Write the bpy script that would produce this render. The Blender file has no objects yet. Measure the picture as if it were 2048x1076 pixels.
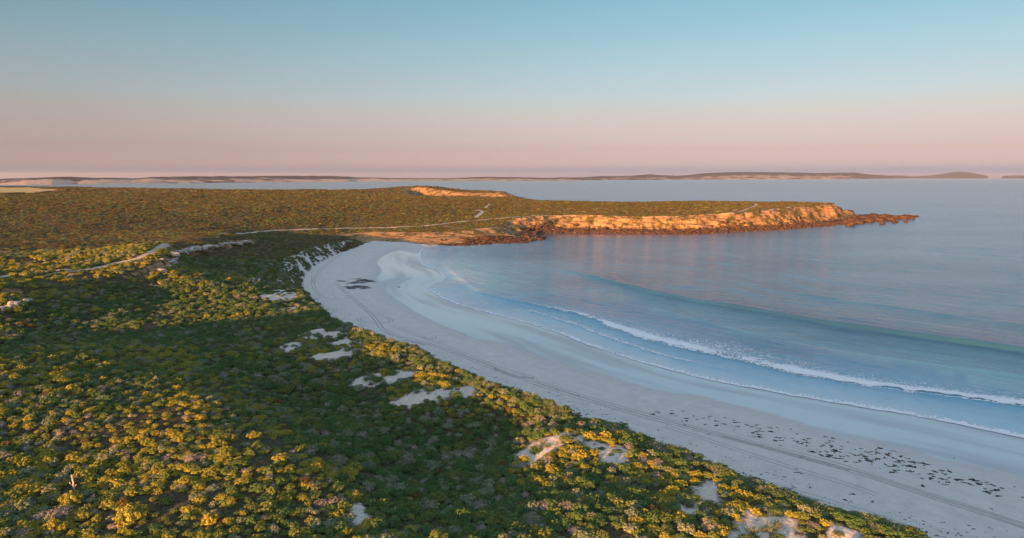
import bpy, bmesh, math, random
import numpy as np
from mathutils import Vector, Matrix

# ------------------------------------------------------------------ camera, sky, sun, exposure
S = bpy.context.scene
COL = S.collection
R_ = math.radians
H = 60.0                       # camera height above the sea
FPX = 1366.0                   # focal length in pixels of the 2048 px photograph
PITCH = math.atan(185.0 / FPX)
CP, SP = math.cos(PITCH), math.sin(PITCH)
cd = bpy.data.cameras.new('camera')
cam = bpy.data.objects.new('camera', cd)
COL.objects.link(cam)
S.camera = cam
cd.sensor_width = 36.0
cd.lens = FPX / 2048.0 * 36.0
cd.clip_start = 1.0
cd.clip_end = 120000.0
cam.location = (0, 0, H)
cam.rotation_euler = (math.pi / 2 - PITCH, 0, 0)

SUN_EL, SUN_AZ = 5.3, 211.0     # the sun stands low behind the camera, a little to its left
SKY_STRENGTH = 0.095
SUN_STRENGTH = 5.0
EXPOSURE = 1.82
HAZE = 1.7e-5
W = bpy.data.worlds.new('World')
S.world = W
W.use_nodes = True


class NG:
    """tiny helper to write node graphs"""
    def __init__(s, nt):
        s.t = nt

    def n(s, typ, ins=None, **props):
        nd = s.t.nodes.new(typ)
        for k, v in props.items():
            setattr(nd, k, v)
        for k, v in (ins or {}).items():
            sk = nd.inputs[k]
            if isinstance(v, bpy.types.NodeSocket):
                s.t.links.new(v, sk)
            else:
                sk.default_value = v
        return nd

    def math(s, op, a, b=0.0, c=0.0, clamp=False):
        return s.n('ShaderNodeMath', {0: a, 1: b, 2: c}, operation=op, use_clamp=clamp).outputs[0]

    def mix(s, f, a, b, mode='MIX'):
        nd = s.n('ShaderNodeMix', {0: f, 6: a, 7: b}, data_type='RGBA', blend_type=mode)
        return nd.outputs[2]

    def ramp(s, f, stops, interp='LINEAR'):
        nd = s.n('ShaderNodeValToRGB', {0: f})
        cr = nd.color_ramp
        cr.interpolation = interp
        while len(cr.elements) < len(stops):
            cr.elements.new(0.5)
        for e, (p, c) in zip(cr.elements, stops):
            e.position = p
            e.color = c if len(c) == 4 else (*c, 1)
        return nd.outputs[0]

    def rng(s, v, a, b, c=0.0, d=1.0, smooth=True):
        return s.n('ShaderNodeMapRange', {0: v, 1: a, 2: b, 3: c, 4: d},
                   interpolation_type='SMOOTHSTEP' if smooth else 'LINEAR').outputs[0]

    def noise(s, vec, scale, detail=3.0, rough=0.55, dist=0.0):
        return s.n('ShaderNodeTexNoise', {'Vector': vec, 'Scale': scale, 'Detail': detail,
                                          'Roughness': rough, 'Distortion': dist}).outputs[0]

    def attr(s, name):
        return s.n('ShaderNodeAttribute', attribute_name=name).outputs['Fac']

    def pos(s):
        return s.n('ShaderNodeNewGeometry').outputs['Position']

    def vmul(s, v, xyz):
        return s.n('ShaderNodeVectorMath', {0: v, 1: xyz}, operation='MULTIPLY').outputs[0]


g = NG(W.node_tree)
bg = W.node_tree.nodes['Background']
sky = g.n('ShaderNodeTexSky', sky_type='NISHITA', sun_disc=False, sun_elevation=R_(SUN_EL),
          sun_rotation=R_(SUN_AZ), air_density=1.0, dust_density=1.0, ozone_density=1.0)
# by height only: dusk's pink belt, then unseen upper sky brightened to lift the shade
dirv = g.n('ShaderNodeTexCoord').outputs['Generated']
el = g.n('ShaderNodeSeparateXYZ', {0: dirv}).outputs[2]
tint = g.ramp(g.math('MULTIPLY', el, 1.0, clamp=True),
              [(0.0, (0.3, 0.558, 2.8)), (0.0029, (0.3, 0.558, 2.8)), (0.0165, (0.563, 0.599, 1.915)), (0.0379, (0.482, 0.445, 1.043)), (0.0661, (0.498, 0.432, 0.753)), (0.087, (0.511, 0.448, 0.66)), (0.1077, (0.494, 0.478, 0.68)), (0.1349, (0.475, 0.496, 0.642)), (0.1682, (0.449, 0.514, 0.627)), (0.2006, (0.417, 0.518, 0.621)), (0.2352, (0.39, 0.522, 0.628)), (0.5, (1.05, 1.1, 1.18)), (0.75, (2.45, 2.15, 2.1)), (1.0, (3.3, 2.75, 2.55))])
skyc = g.mix(1.0, sky.outputs[0], tint, 'MULTIPLY')
W.node_tree.links.new(skyc, bg.inputs[0])
bg.inputs[1].default_value = SKY_STRENGTH

sd = bpy.data.lights.new('sun', 'SUN')
sd.energy = SUN_STRENGTH
sd.angle = R_(0.53)
sd.color = (1.0, 0.44, 0.125)
sun = bpy.data.objects.new('sun', sd)
COL.objects.link(sun)
SUNV = np.array([math.sin(R_(SUN_AZ)) * math.cos(R_(SUN_EL)), math.cos(R_(SUN_AZ)) * math.cos(R_(SUN_EL)), math.sin(R_(SUN_EL))])
sun.rotation_euler = Vector(SUNV).to_track_quat('Z', 'Y').to_euler()

S.view_settings.view_transform = 'Standard'
S.view_settings.look = 'None'
S.view_settings.exposure = EXPOSURE
S.view_settings.gamma = 1.0
S.view_settings.use_curve_mapping = False
S.render.engine = 'CYCLES'
S.cycles.use_denoising = True
S.cycles.max_bounces = 6
S.cycles.diffuse_bounces = 3
S.cycles.glossy_bounces = 3
S.cycles.transmission_bounces = 3
S.cycles.transparent_max_bounces = 8
S.cycles.volume_bounces = 0

rs = np.random.RandomState(7)
random.seed(7)

# ------------------------------------------------------------------ numeric helpers


def P(x, y, z=0.0):
    """the point at height z seen at photo position (x, y)"""
    u, v = (x - 1024) / FPX, (538 - y) / FPX
    d = (u, CP + v * SP, v * CP - SP)
    t = (z - H) / d[2]
    return (d[0] * t, d[1] * t)


def project(X, Y, Z):
    f = Y * CP - (Z - H) * SP
    up = Y * SP + (Z - H) * CP
    return 1024 + FPX * X / f, 538 - FPX * up / f


def sst(t):
    t = np.clip(t, 0, 1)
    return t * t * (3 - 2 * t)


_tab = np.random.RandomState(3).rand(256, 256)


def vnoise(x, y):
    xi, yi = np.floor(x).astype(int), np.floor(y).astype(int)
    fx, fy = x - xi, y - yi
    fx, fy = fx * fx * fx * (fx * (fx * 6 - 15) + 10), fy * fy * fy * (fy * (fy * 6 - 15) + 10)
    a, b = _tab[xi & 255, yi & 255], _tab[(xi + 1) & 255, yi & 255]
    c, d = _tab[xi & 255, (yi + 1) & 255], _tab[(xi + 1) & 255, (yi + 1) & 255]
    return (a * (1 - fx) + b * fx) * (1 - fy) + (c * (1 - fx) + d * fx) * fy


def fbm(x, y, octv=4, gain=0.5):
    """-1..1"""
    s, a, n = 0, 1.0, 0
    for i in range(octv):
        s = s + a * (vnoise(x * 2 ** i + 17.3 * i, y * 2 ** i + 5.7 * i) * 2 - 1)
        n += a
        a *= gain
    return s / n


def dist_poly(X, Y, poly, closed=False, attrs=None):
    """distance, arc length and attributes at the nearest point of a polyline"""
    P0 = np.asarray(poly, float)
    if closed:
        P0 = np.vstack([P0, P0[:1]])
    best = np.full(X.shape, 1e18)
    arc = np.zeros(X.shape)
    out = None if attrs is None else np.zeros(X.shape + (len(attrs[0]),))
    side = np.zeros(X.shape)
    s0 = 0.0
    for i in range(len(P0) - 1):
        a, b = P0[i], P0[i + 1]
        d = b - a
        L = math.hypot(*d) + 1e-9
        t = np.clip(((X - a[0]) * d[0] + (Y - a[1]) * d[1]) / L ** 2, 0, 1)
        dx, dy = X - a[0] - d[0] * t, Y - a[1] - d[1] * t
        q = dx * dx + dy * dy
        m = q < best
        best = np.where(m, q, best)
        arc = np.where(m, s0 + t * L, arc)
        side = np.where(m, d[0] * dy - d[1] * dx, side)
        if attrs is not None:
            A0 = np.asarray(attrs[i], float)
            A1 = np.asarray(attrs[(i + 1) % len(attrs)], float)
            out = np.where(m[..., None], A0 + (A1 - A0) * t[..., None], out)
        s0 += L
    return np.sqrt(best), arc, np.sign(side), out


def inside(X, Y, poly):
    p = np.asarray(poly, float)
    c = np.zeros(X.shape, bool)
    j = len(p) - 1
    for i in range(len(p)):
        xi, yi, xj, yj = p[i, 0], p[i, 1], p[j, 0], p[j, 1]
        m = ((yi > Y) != (yj > Y)) & (X < (xj - xi) * (Y - yi) / (yj - yi + 1e-12) + xi)
        c ^= m
        j = i
    return c


def smooth_line(pts, n=6):
    """Catmull-Rom through the points"""
    p = np.asarray(pts, float)
    q = np.vstack([2 * p[0] - p[1], p, 2 * p[-1] - p[-2]])
    out = []
    for i in range(1, len(q) - 2):
        for k in range(n):
            t = k / n
            out.append(0.5 * (2 * q[i] + (q[i + 1] - q[i - 1]) * t + (2 * q[i - 1] - 5 * q[i] + 4 * q[i + 1] - q[i + 2]) * t * t
                              + (3 * q[i] - q[i - 1] - 3 * q[i + 1] + q[i + 2]) * t ** 3))
    out.append(p[-1])
    return np.array(out)


# ------------------------------------------------------------------ outlines of the place
SHORE_PX = [(2400, 952), (2048, 876), (1900, 845), (1750, 818), (1600, 793), (1480, 771), (1400, 755), (1300, 729), (1200, 698), (1100, 660),
            (1000, 632), (920, 610), (878, 592), (855, 577), (866, 567), (886, 558), (878, 544), (850, 532), (838, 520), (837, 510), (843, 500), (858, 494)]
shore = smooth_line([P(x, y) for x, y in SHORE_PX], 5)
shore = np.vstack([[(260, 55)], shore])
rock_coast = [P(885, 489), P(930, 491), P(985, 487), P(1040, 484), P(1068, 481), P(1074, 476), P(1062, 470), P(1085, 466), P(1140, 465), P(1200, 466), P(1270, 467),
              P(1350, 468), P(1420, 466), P(1480, 463), P(1550, 460), P(1610, 455), P(1660, 451), P(1720, 446), P(1770, 441), P(1815, 436), P(1830, 433)]
far_coast = [(575, 1060), (500, 1088), (380, 1120), (290, 1180), (180, 1140), (90, 1200), (55, 1380), (0, 1480), (-110, 1560), (-190, 1700), (-180, 1830),
             (-60, 1885), P(1035, 397), P(1056, 396.5), (20, 2030), (-200, 2120), (-420, 2160), (-620, 2040), (-720, 1850), (-1000, 1900), (-1300, 2060),
             (-1900, 2300), (-3200, 2500)]
COAST = np.vstack([shore, rock_coast, far_coast, [(-3200, -400), (260, -400)]])
N_SH = len(shore)

# the inland line where the beach or the rock shelf ends and the slope begins: (x, y), offset o, width w, rocky?
dune_px = [(1830, 1076, 12), (1700, 1030, 12), (1560, 985, 12.5), (1480, 955, 12.5), (1340, 900, 12), (1260, 872, 12), (1200, 850, 12), (1110, 822, 12), (1000, 790, 12),
           (930, 762, 12), (850, 730, 11.5), (770, 697, 11), (700, 662, 10.5), (650, 630, 10), (615, 602, 9.5), (588, 577, 9), (566, 556, 8.5), (562, 535, 8.5),
           (590, 511, 8.5), (640, 491, 8), (695, 478, 7)]
inl = [(130, -60, 9, 10, 0), (95, 30, 9, 10, 0)]
for i, (x, y, z) in enumerate(dune_px):
    k = 9 if i < 15 else 12
    X, Y = P(x, y, z + 0.9)
    inl.append((X, Y, k, k, 0))
for x, y in [(740, 480), (800, 481), (860, 483), (930, 480), (985, 477), (1030, 472)]:
    X, Y = P(x, y, 3)
    inl.append((X, Y, 2, 38, .6))
for x, y in [(1062, 463), (1110, 459), (1200, 459), (1300, 461), (1400, 461), (1500, 457), (1600, 450), (1680, 441), (1722, 434)]:
    X, Y = P(x, y, 2)
    inl.append((X, Y, 2, 24, 1))
for X, Y in [(470, 985), (440, 1060), (300, 1150), (190, 1120), (70, 1180), (30, 1370), (-20, 1460), (-140, 1545), (-215, 1690)]:
    inl.append((X, Y, 2, 30, 1))
for x, y in [(830, 394), (920, 396), (1010, 395.5), (1040, 394.5)]:
    X, Y = P(x, y, 2)
    inl.append((X, Y, 2, 40, 1))
for X, Y in [(0, 2010), (-210, 2095), (-420, 2135), (-600, 2020), (-715, 1830), (-1000, 1880), (-1300, 2040), (-1900, 2280), (-3180, 2480)]:
    inl.append((X, Y, 2, 30, 1))
inl += [(-3180, -380, 2, 30, 0), (130, -380, 9, 10, 0)]
INL = np.array(inl)

# ground heights of the dunes and the plateau: (photo x, photo y, height there)
CTRL = [(0, 1076, 17), (350, 1076, 17), (700, 1076, 15.5), (1000, 1076, 14), (1300, 1076, 13), (1600, 1076, 12.2), (-400, 1076, 19), (300, 1500, 15), (1200, 1500, 12), (-900, 1400, 18),
        (0, 900, 18), (300, 900, 18.5), (500, 850, 18), (700, 960, 16.2), (200, 705, 20), (0, 712, 21), (-300, 720, 22), (420, 790, 19), (620, 900, 17.2),
        (900, 1000, 11), (800, 900, 10), (600, 780, 10.8), (440, 700, 11.5), (350, 650, 11), (150, 650, 11.5), (0, 668, 12.5), (-300, 660, 14), (700, 830, 10), (1000, 920, 9.8), (300, 600, 12), (480, 590, 12),
        (1000, 800, 14), (930, 770, 13.9), (850, 760, 13.7), (860, 788, 13.9), (700, 700, 13.6), (770, 725, 14.2), (620, 640, 11.5), (560, 600, 11), (480, 700, 13.6), (1100, 880, 13), (1250, 900, 13), (1450, 975, 13), (1560, 1040, 13), (1000, 850, 11.2), (1150, 850, 12.2),
        (540, 560, 10.5), (540, 530, 10.5), (570, 510, 10.5), (640, 485, 9), (450, 545, 12.5), (450, 515, 13.5), (400, 540, 13), (390, 515, 14.5), (520, 497, 12), (480, 500, 13.5),
        (320, 540, 19.5), (335, 512, 21), (350, 494, 21.5), (420, 483, 20), (490, 479, 17.5), (560, 474, 11),
        (0, 607, 18.5), (60, 600, 18), (150, 560, 19), (0, 555, 20.5), (250, 530, 20), (200, 500, 21), (0, 500, 22), (330, 480, 21), (-300, 520, 22), (-300, 600, 20),
        (100, 466, 18), (300, 464, 17), (430, 464, 15.5), (550, 455, 13), (700, 450, 11), (830, 446, 11.5), (560, 463, 11), (800, 458, 8.6), (900, 456, 9), (960, 452, 9.5),
        (100, 440, 23), (300, 435, 21.5), (600, 430, 18.5), (850, 425, 17), (960, 440, 13), (960, 420, 17), (1040, 434, 16.4), (1100, 430, 16.2),
        (100, 410, 27), (400, 405, 25), (700, 402, 22), (950, 400, 20), (1100, 405, 19.5), (0, 388, 30), (300, 386, 28.5), (560, 390, 25), (800, 393, 21.5), (-300, 388, 31), (-400, 430, 26),
        (0, 377, 31), (300, 380, 28), (600, 384.5, 24), (1250, 430, 16.8), (1400, 429, 17.2), (1500, 426, 19), (1600, 418, 21.5), (1690, 408.5, 23.5),
        (1200, 415, 18.5), (1400, 411, 19.5), (1550, 408, 21), (1350, 403, 20), (1200, 404.5, 20), (1640, 405, 23), (1100, 401, 20.5), (900, 393.5, 19)]
_cw = []
for x, y, z in CTRL:
    X, Y = P(x, y, z)
    _cw.append((X, Y, z))
for X, Y, z in [(-240, 1985, 27), (-260, 2060, 31), (-330, 1960, 25), (-90, 1960, 18), (-20, 1960, 16), (-150, 1975, 19), (-420, 2040, 21), (-560, 1900, 22), (-330, 1850, 14), (85, 45, 14), (70, 0, 15), (110, -60, 15), (60, 60, 13.5), (-2000, 1800, 31), (-2500, 600, 28), (-600, 60, 20), (-100, -200, 15), (-600, -300, 20)]:
    _cw.append((X, Y, z))
_cw = np.array(_cw)


def _lp(X, Y):
    r = np.hypot(X, Y + 30) + 20
    return np.stack([np.arctan2(X, Y + 60) * 1.3, np.log(r)], -1)


def _tps(d2):
    return 0.5 * d2 * np.log(d2 + 1e-9)


_cp = _lp(_cw[:, 0], _cw[:, 1])
_n = len(_cp)
_K = _tps(((_cp[:, None] - _cp[None]) ** 2).sum(-1)) + np.eye(_n) * 2e-4
_A = np.zeros((_n + 3, _n + 3))
_A[:_n, :_n] = _K
_A[:_n, _n] = 1
_A[:_n, _n + 1:] = _cp
_A[_n:, :_n] = _A[:_n, _n:].T
_wt = np.linalg.solve(_A, np.concatenate([_cw[:, 2], np.zeros(3)]))


def design(X, Y):
    p = _lp(X, Y)
    z = _wt[_n] + p[..., 0] * _wt[_n + 1] + p[..., 1] * _wt[_n + 2]
    for i in range(_n):
        z = z + _wt[i] * _tps(((p - _cp[i]) ** 2).sum(-1))
    return np.clip(z, 6, 34)


# the limestone scarp above the hollow
SCARP = np.array([P(*q) for q in [(-60, 622, 15.5), (40, 606, 15.5), (55, 602, 15.5), (150, 585, 16), (250, 562, 16.5), (318, 545, 17), (338, 532, 17), (352, 520, 18), (342, 506, 18.5), (372, 501, 18.5), (420, 493, 18), (455, 488, 17), (500, 483, 15.5), (540, 478, 13)]])
SCARP_A = [(0.4,), (.7,), (.5,), (.2,), (.5,), (.9,), (1.,), (1.,), (1.,), (1.,), (1.,), (.9,), (.6,), (0.,)]
HUMP_AMP = 1.0


def ground(X, Y, full=False):
    X = np.asarray(X, float)
    Y = np.asarray(Y, float)
    dc, arc, _, _ = dist_poly(X, Y, COAST, True)
    dc = np.where(inside(X, Y, COAST), dc, -dc)
    di, arci, _, at = dist_poly(X, Y, INL[:, :2], True, INL[:, 2:])
    di = np.where(inside(X, Y, INL[:, :2]), di, -di)
    rock = at[..., 2]
    r = np.hypot(X, Y)
    far = sst((r - 250) / 500)
    wob = fbm(X / 9, Y / 9, 3) * (1.5 + 2.5 * rock) + fbm(X / 30, Y / 30, 2) * (1.2 + 6 * rock)
    t = (di + at[..., 0] + wob) / at[..., 1]
    zl_b = np.where(dc > 0, 0.031 * dc * (1 - 0.25 * sst((dc - 35) / 40)), 0.045 * dc) + 0.05 * fbm(X / 14, Y / 14, 3) * sst(dc / 15)
    zl_r = np.where(dc > 0, np.minimum(0.11 * dc, 2.4), 0.16 * dc) + (1.1 * fbm(X / 7, Y / 7, 4, .62) + .2) * sst((dc + 3) / 8)
    zl = zl_b * (1 - rock) + zl_r * rock
    zl = np.maximum(zl, -9)
    zd = design(X, Y)
    hum = fbm(X / 26, Y / 26, 2) * 1.0 + fbm(X / 11 + 40, Y / 11, 3) * 0.62
    hum2 = fbm(X / 80, Y / 130, 3) * 1.6
    zd = zd + HUMP_AMP * hum * (1 - far * .3) + hum2 * far
    ds, sarc, sside, sa = dist_poly(X, Y, SCARP, False, SCARP_A)
    dss = ds * sside + fbm(X / 6, Y / 6, 3) * 2.2
    zd = zd + 1.5 * sa[..., 0] * (sst((dss + 1.2) / 2.4) * 2 - 1) * np.exp(-(ds / 18) ** 2)
    tt = np.clip(t, 0, 1)
    prof = sst(tt) * (1 - rock) + (0.62 * tt + 0.38 * sst(tt) + rock * 0.10 * np.sin(tt * 19 + wob * .6) * tt * (1 - tt) * 4) * rock
    zd2 = zd + rock * (fbm(X / 8, Y / 8, 4, .6) * 1.7) * (tt * (1 - tt) * 4)
    z = zl + (zd2 - zl) * prof
    z = np.where(dc < 0, zl, z)
    if full:
        return z, dict(dc=dc, t=t, rock=rock, arc=arc, di=di, tt=tt, ds=ds, sa=sa[..., 0], dss=dss)
    return z


def hit(pts, lift=0.0):
    """where the sight lines through photo points meet the ground"""
    pts = np.asarray(pts, float)
    u = (pts[:, 0] - 1024) / FPX
    v = (538 - pts[:, 1]) / FPX
    dx, dy, dz = u, CP + v * SP, v * CP - SP
    hl = np.hypot(dx, dy)
    dx, dy, dz = dx / hl, dy / hl, dz / hl
    idx = np.arange(len(pts))
    lo, hi = np.full(len(pts), 45.0), np.full(len(pts), 2600.0)
    for step in range(3):
        n = 110 if step == 0 else 14
        rr = lo[:, None] * (hi / lo)[:, None] ** np.linspace(0, 1, n)[None]
        D = H + dz[:, None] * rr - ground(dx[:, None] * rr, dy[:, None] * rr) - lift
        below = D <= 0
        k = np.where(below.any(1), below.argmax(1), n - 1)
        k0 = np.maximum(k - 1, 0)
        lo, hi = rr[idx, k0], rr[idx, k]
        a, b = D[idx, k0], D[idx, k]
    r = lo + (hi - lo) * np.clip(a / (a - b + 1e-9), 0, 1)
    return np.stack([dx * r, dy * r], 1)


# ------------------------------------------------------------------ bare sand, tracks, fields (traced, then laid on the ground)
SAND_PX = [[(785, 800), (812, 787), (850, 776), (905, 767), (950, 772), (960, 783), (925, 789), (880, 795), (840, 799), (800, 810)],
           [(710, 768), (722, 752), (755, 744), (800, 737), (838, 741), (828, 750), (790, 758), (745, 768)],
           [(632, 712), (660, 700), (700, 692), (712, 700), (690, 708), (650, 714)],
           [(660, 684), (690, 676), (712, 684), (700, 690), (670, 690)],
           [(1038, 905), (1062, 888), (1100, 868), (1148, 862), (1152, 872), (1110, 884), (1090, 900), (1062, 918)],
           [(1212, 918), (1222, 896), (1240, 892), (1252, 905), (1236, 920)],
           [(1480, 1062), (1498, 1024), (1545, 1012), (1580, 1030), (1592, 1080), (1582, 1140), (1484, 1140)],
           [(1402, 985), (1405, 962), (1425, 960), (1445, 978), (1425, 995)],
           [(1350, 1010), (1372, 988), (1395, 1000), (1378, 1030)], [(1672, 1062), (1688, 1056), (1704, 1062), (1688, 1068)],
           [(1180, 890), (1195, 880), (1215, 888), (1200, 900)],
           [(525, 592), (545, 578), (580, 578), (600, 590), (570, 600), (540, 598)], [(568, 617), (590, 612), (602, 618), (585, 623)],
           [(600, 668), (640, 655), (680, 662), (690, 674), (650, 672), (620, 676)], [(492, 560), (515, 554), (522, 560), (503, 565)],
           [(560, 690), (590, 683), (600, 692), (575, 698)], [(700, 1012), (718, 1002), (730, 1020), (712, 1032)]]
SAND = [hit(p, 0.4) for p in SAND_PX]
# sandy slope at the head of the beach
SLOPE_PX = [(560, 562), (556, 535), (575, 515), (620, 497), (680, 483), (702, 482), (670, 505), (630, 528), (603, 553), (592, 580)]
SLOPE = hit(SLOPE_PX)
TRACK_PX = [([(445, 467), (520, 463), (620, 458), (700, 456), (780, 455), (850, 452), (900, 446), (960, 440), (1030, 434), (1100, 432.5), (1180, 435), (1260, 436.5), (1370, 435)], 2.6),
            ([(1372, 435), (1440, 430), (1480, 423), (1508, 413), (1512, 408), (1495, 406)], 2.2),
            ([(952, 434), (957, 430), (964, 425), (962, 421), (952, 420)], 2.6), ([(972, 415), (978, 408)], 2.2),
            ([(885, 452), (930, 458), (975, 459)], 1.3),
            ([(0, 554), (60, 545), (120, 541), (180, 538), (230, 526), (270, 518), (300, 506), (318, 496), (345, 489)], 1.7),
            ([(110, 546), (150, 542), (200, 540)], 0.9), ([(1540, 421), (1580, 414), (1610, 410)], 2.0), ([(300, 506), (322, 493), (330, 487)], 1.6)]
TRACK = [(smooth_line(hit(p), 4), w) for p, w in TRACK_PX]
FIELD = np.array([P(-600, 390, 30.5), P(-100, 388.5, 30.5), P(60, 386, 30.5), P(108, 382, 30), P(115, 379, 30), P(60, 376, 30), P(-100, 373.5, 30.5), P(-600, 370, 31)])
WET = smooth_line([P(x, y, 0.9) for x, y in [(2500, 1085), (2048, 955), (1950, 932), (1880, 918), (1800, 893), (1700, 870), (1640, 858), (1560, 830), (1500, 815), (1440, 800), (1400, 789), (1330, 781), (1260, 764), (1200, 745), (1150, 735), (1090, 713),
                                             (1040, 700), (1000, 684), (950, 676), (890, 652), (850, 634), (800, 604), (765, 585), (772, 570), (755, 556), (763, 541), (753, 525), (765, 512), (785, 503), (812, 496), (850, 488)]], 4)


def sand_mask(X, Y):
    """signed: > 0 inside bare sand"""
    m = np.full(X.shape, -30.0)
    for p in SAND + [SLOPE]:
        bx = (X > p[:, 0].min() - 20) & (X < p[:, 0].max() + 20) & (Y > p[:, 1].min() - 20) & (Y < p[:, 1].max() + 20)
        if bx.any():
            d, _, _, _ = dist_poly(X[bx], Y[bx], p, True)
            d = np.where(inside(X[bx], Y[bx], p), d, -d)
            d = d + 2.3 * fbm(X[bx] / 4.0, Y[bx] / 4.0, 4, .62) + .45
            m[bx] = np.maximum(m[bx], d)
    return m


def track_mask(X, Y):
    m = np.full(X.shape, -50.0)
    for p, w in TRACK:
        d, _, _, _ = dist_poly(X, Y, p)
        m = np.maximum(m, w - d)
    return m


# ------------------------------------------------------------------ object helpers
def mesh_np(name, verts, faces, mat=None, attrs=None, smooth=True):
    me = bpy.data.meshes.new(name)
    verts = np.asarray(verts, np.float32)
    faces = np.asarray(faces, np.int32)
    k = faces.shape[1]
    me.vertices.add(len(verts))
    me.vertices.foreach_set('co', verts.ravel())
    me.loops.add(faces.size)
    me.loops.foreach_set('vertex_index', faces.ravel())
    me.polygons.add(len(faces))
    me.polygons.foreach_set('loop_start', np.arange(0, faces.size, k, dtype=np.int32))
    me.polygons.foreach_set('use_smooth', np.full(len(faces), smooth))
    for n, a in (attrs or {}).items():
        at = me.attributes.new(n, 'FLOAT', 'POINT')
        at.data.foreach_set('value', np.asarray(a, np.float32).ravel())
    me.update(calc_edges=True)
    if mat:
        me.materials.append(mat)
    return me


def link(name, me, parent=None, loc=None, **props):
    o = bpy.data.objects.new(name, me)
    COL.objects.link(o)
    if parent:
        o.parent = parent
    if loc is not None:
        o.location = loc
    for k, v in props.items():
        o[k] = v
    return o


def new_mat(name):
    m = bpy.data.materials.new(name)
    m.use_nodes = True
    nt = m.node_tree
    nt.nodes.clear()
    out = nt.nodes.new('ShaderNodeOutputMaterial')
    return m, NG(nt), out


def bsdf(gr, out, **ins):
    b = gr.n('ShaderNodeBsdfPrincipled', {k: v for k, v in ins.items()})
    gr.t.links.new(b.outputs[0], out.inputs[0])
    return b


def bump(gr, h, strength, dist, normal=None):
    nd = gr.n('ShaderNodeBump', {'Height': h, 'Strength': strength, 'Distance': dist})
    if normal is not None:
        gr.t.links.new(normal, nd.inputs['Normal'])
    return nd.outputs[0]


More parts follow.
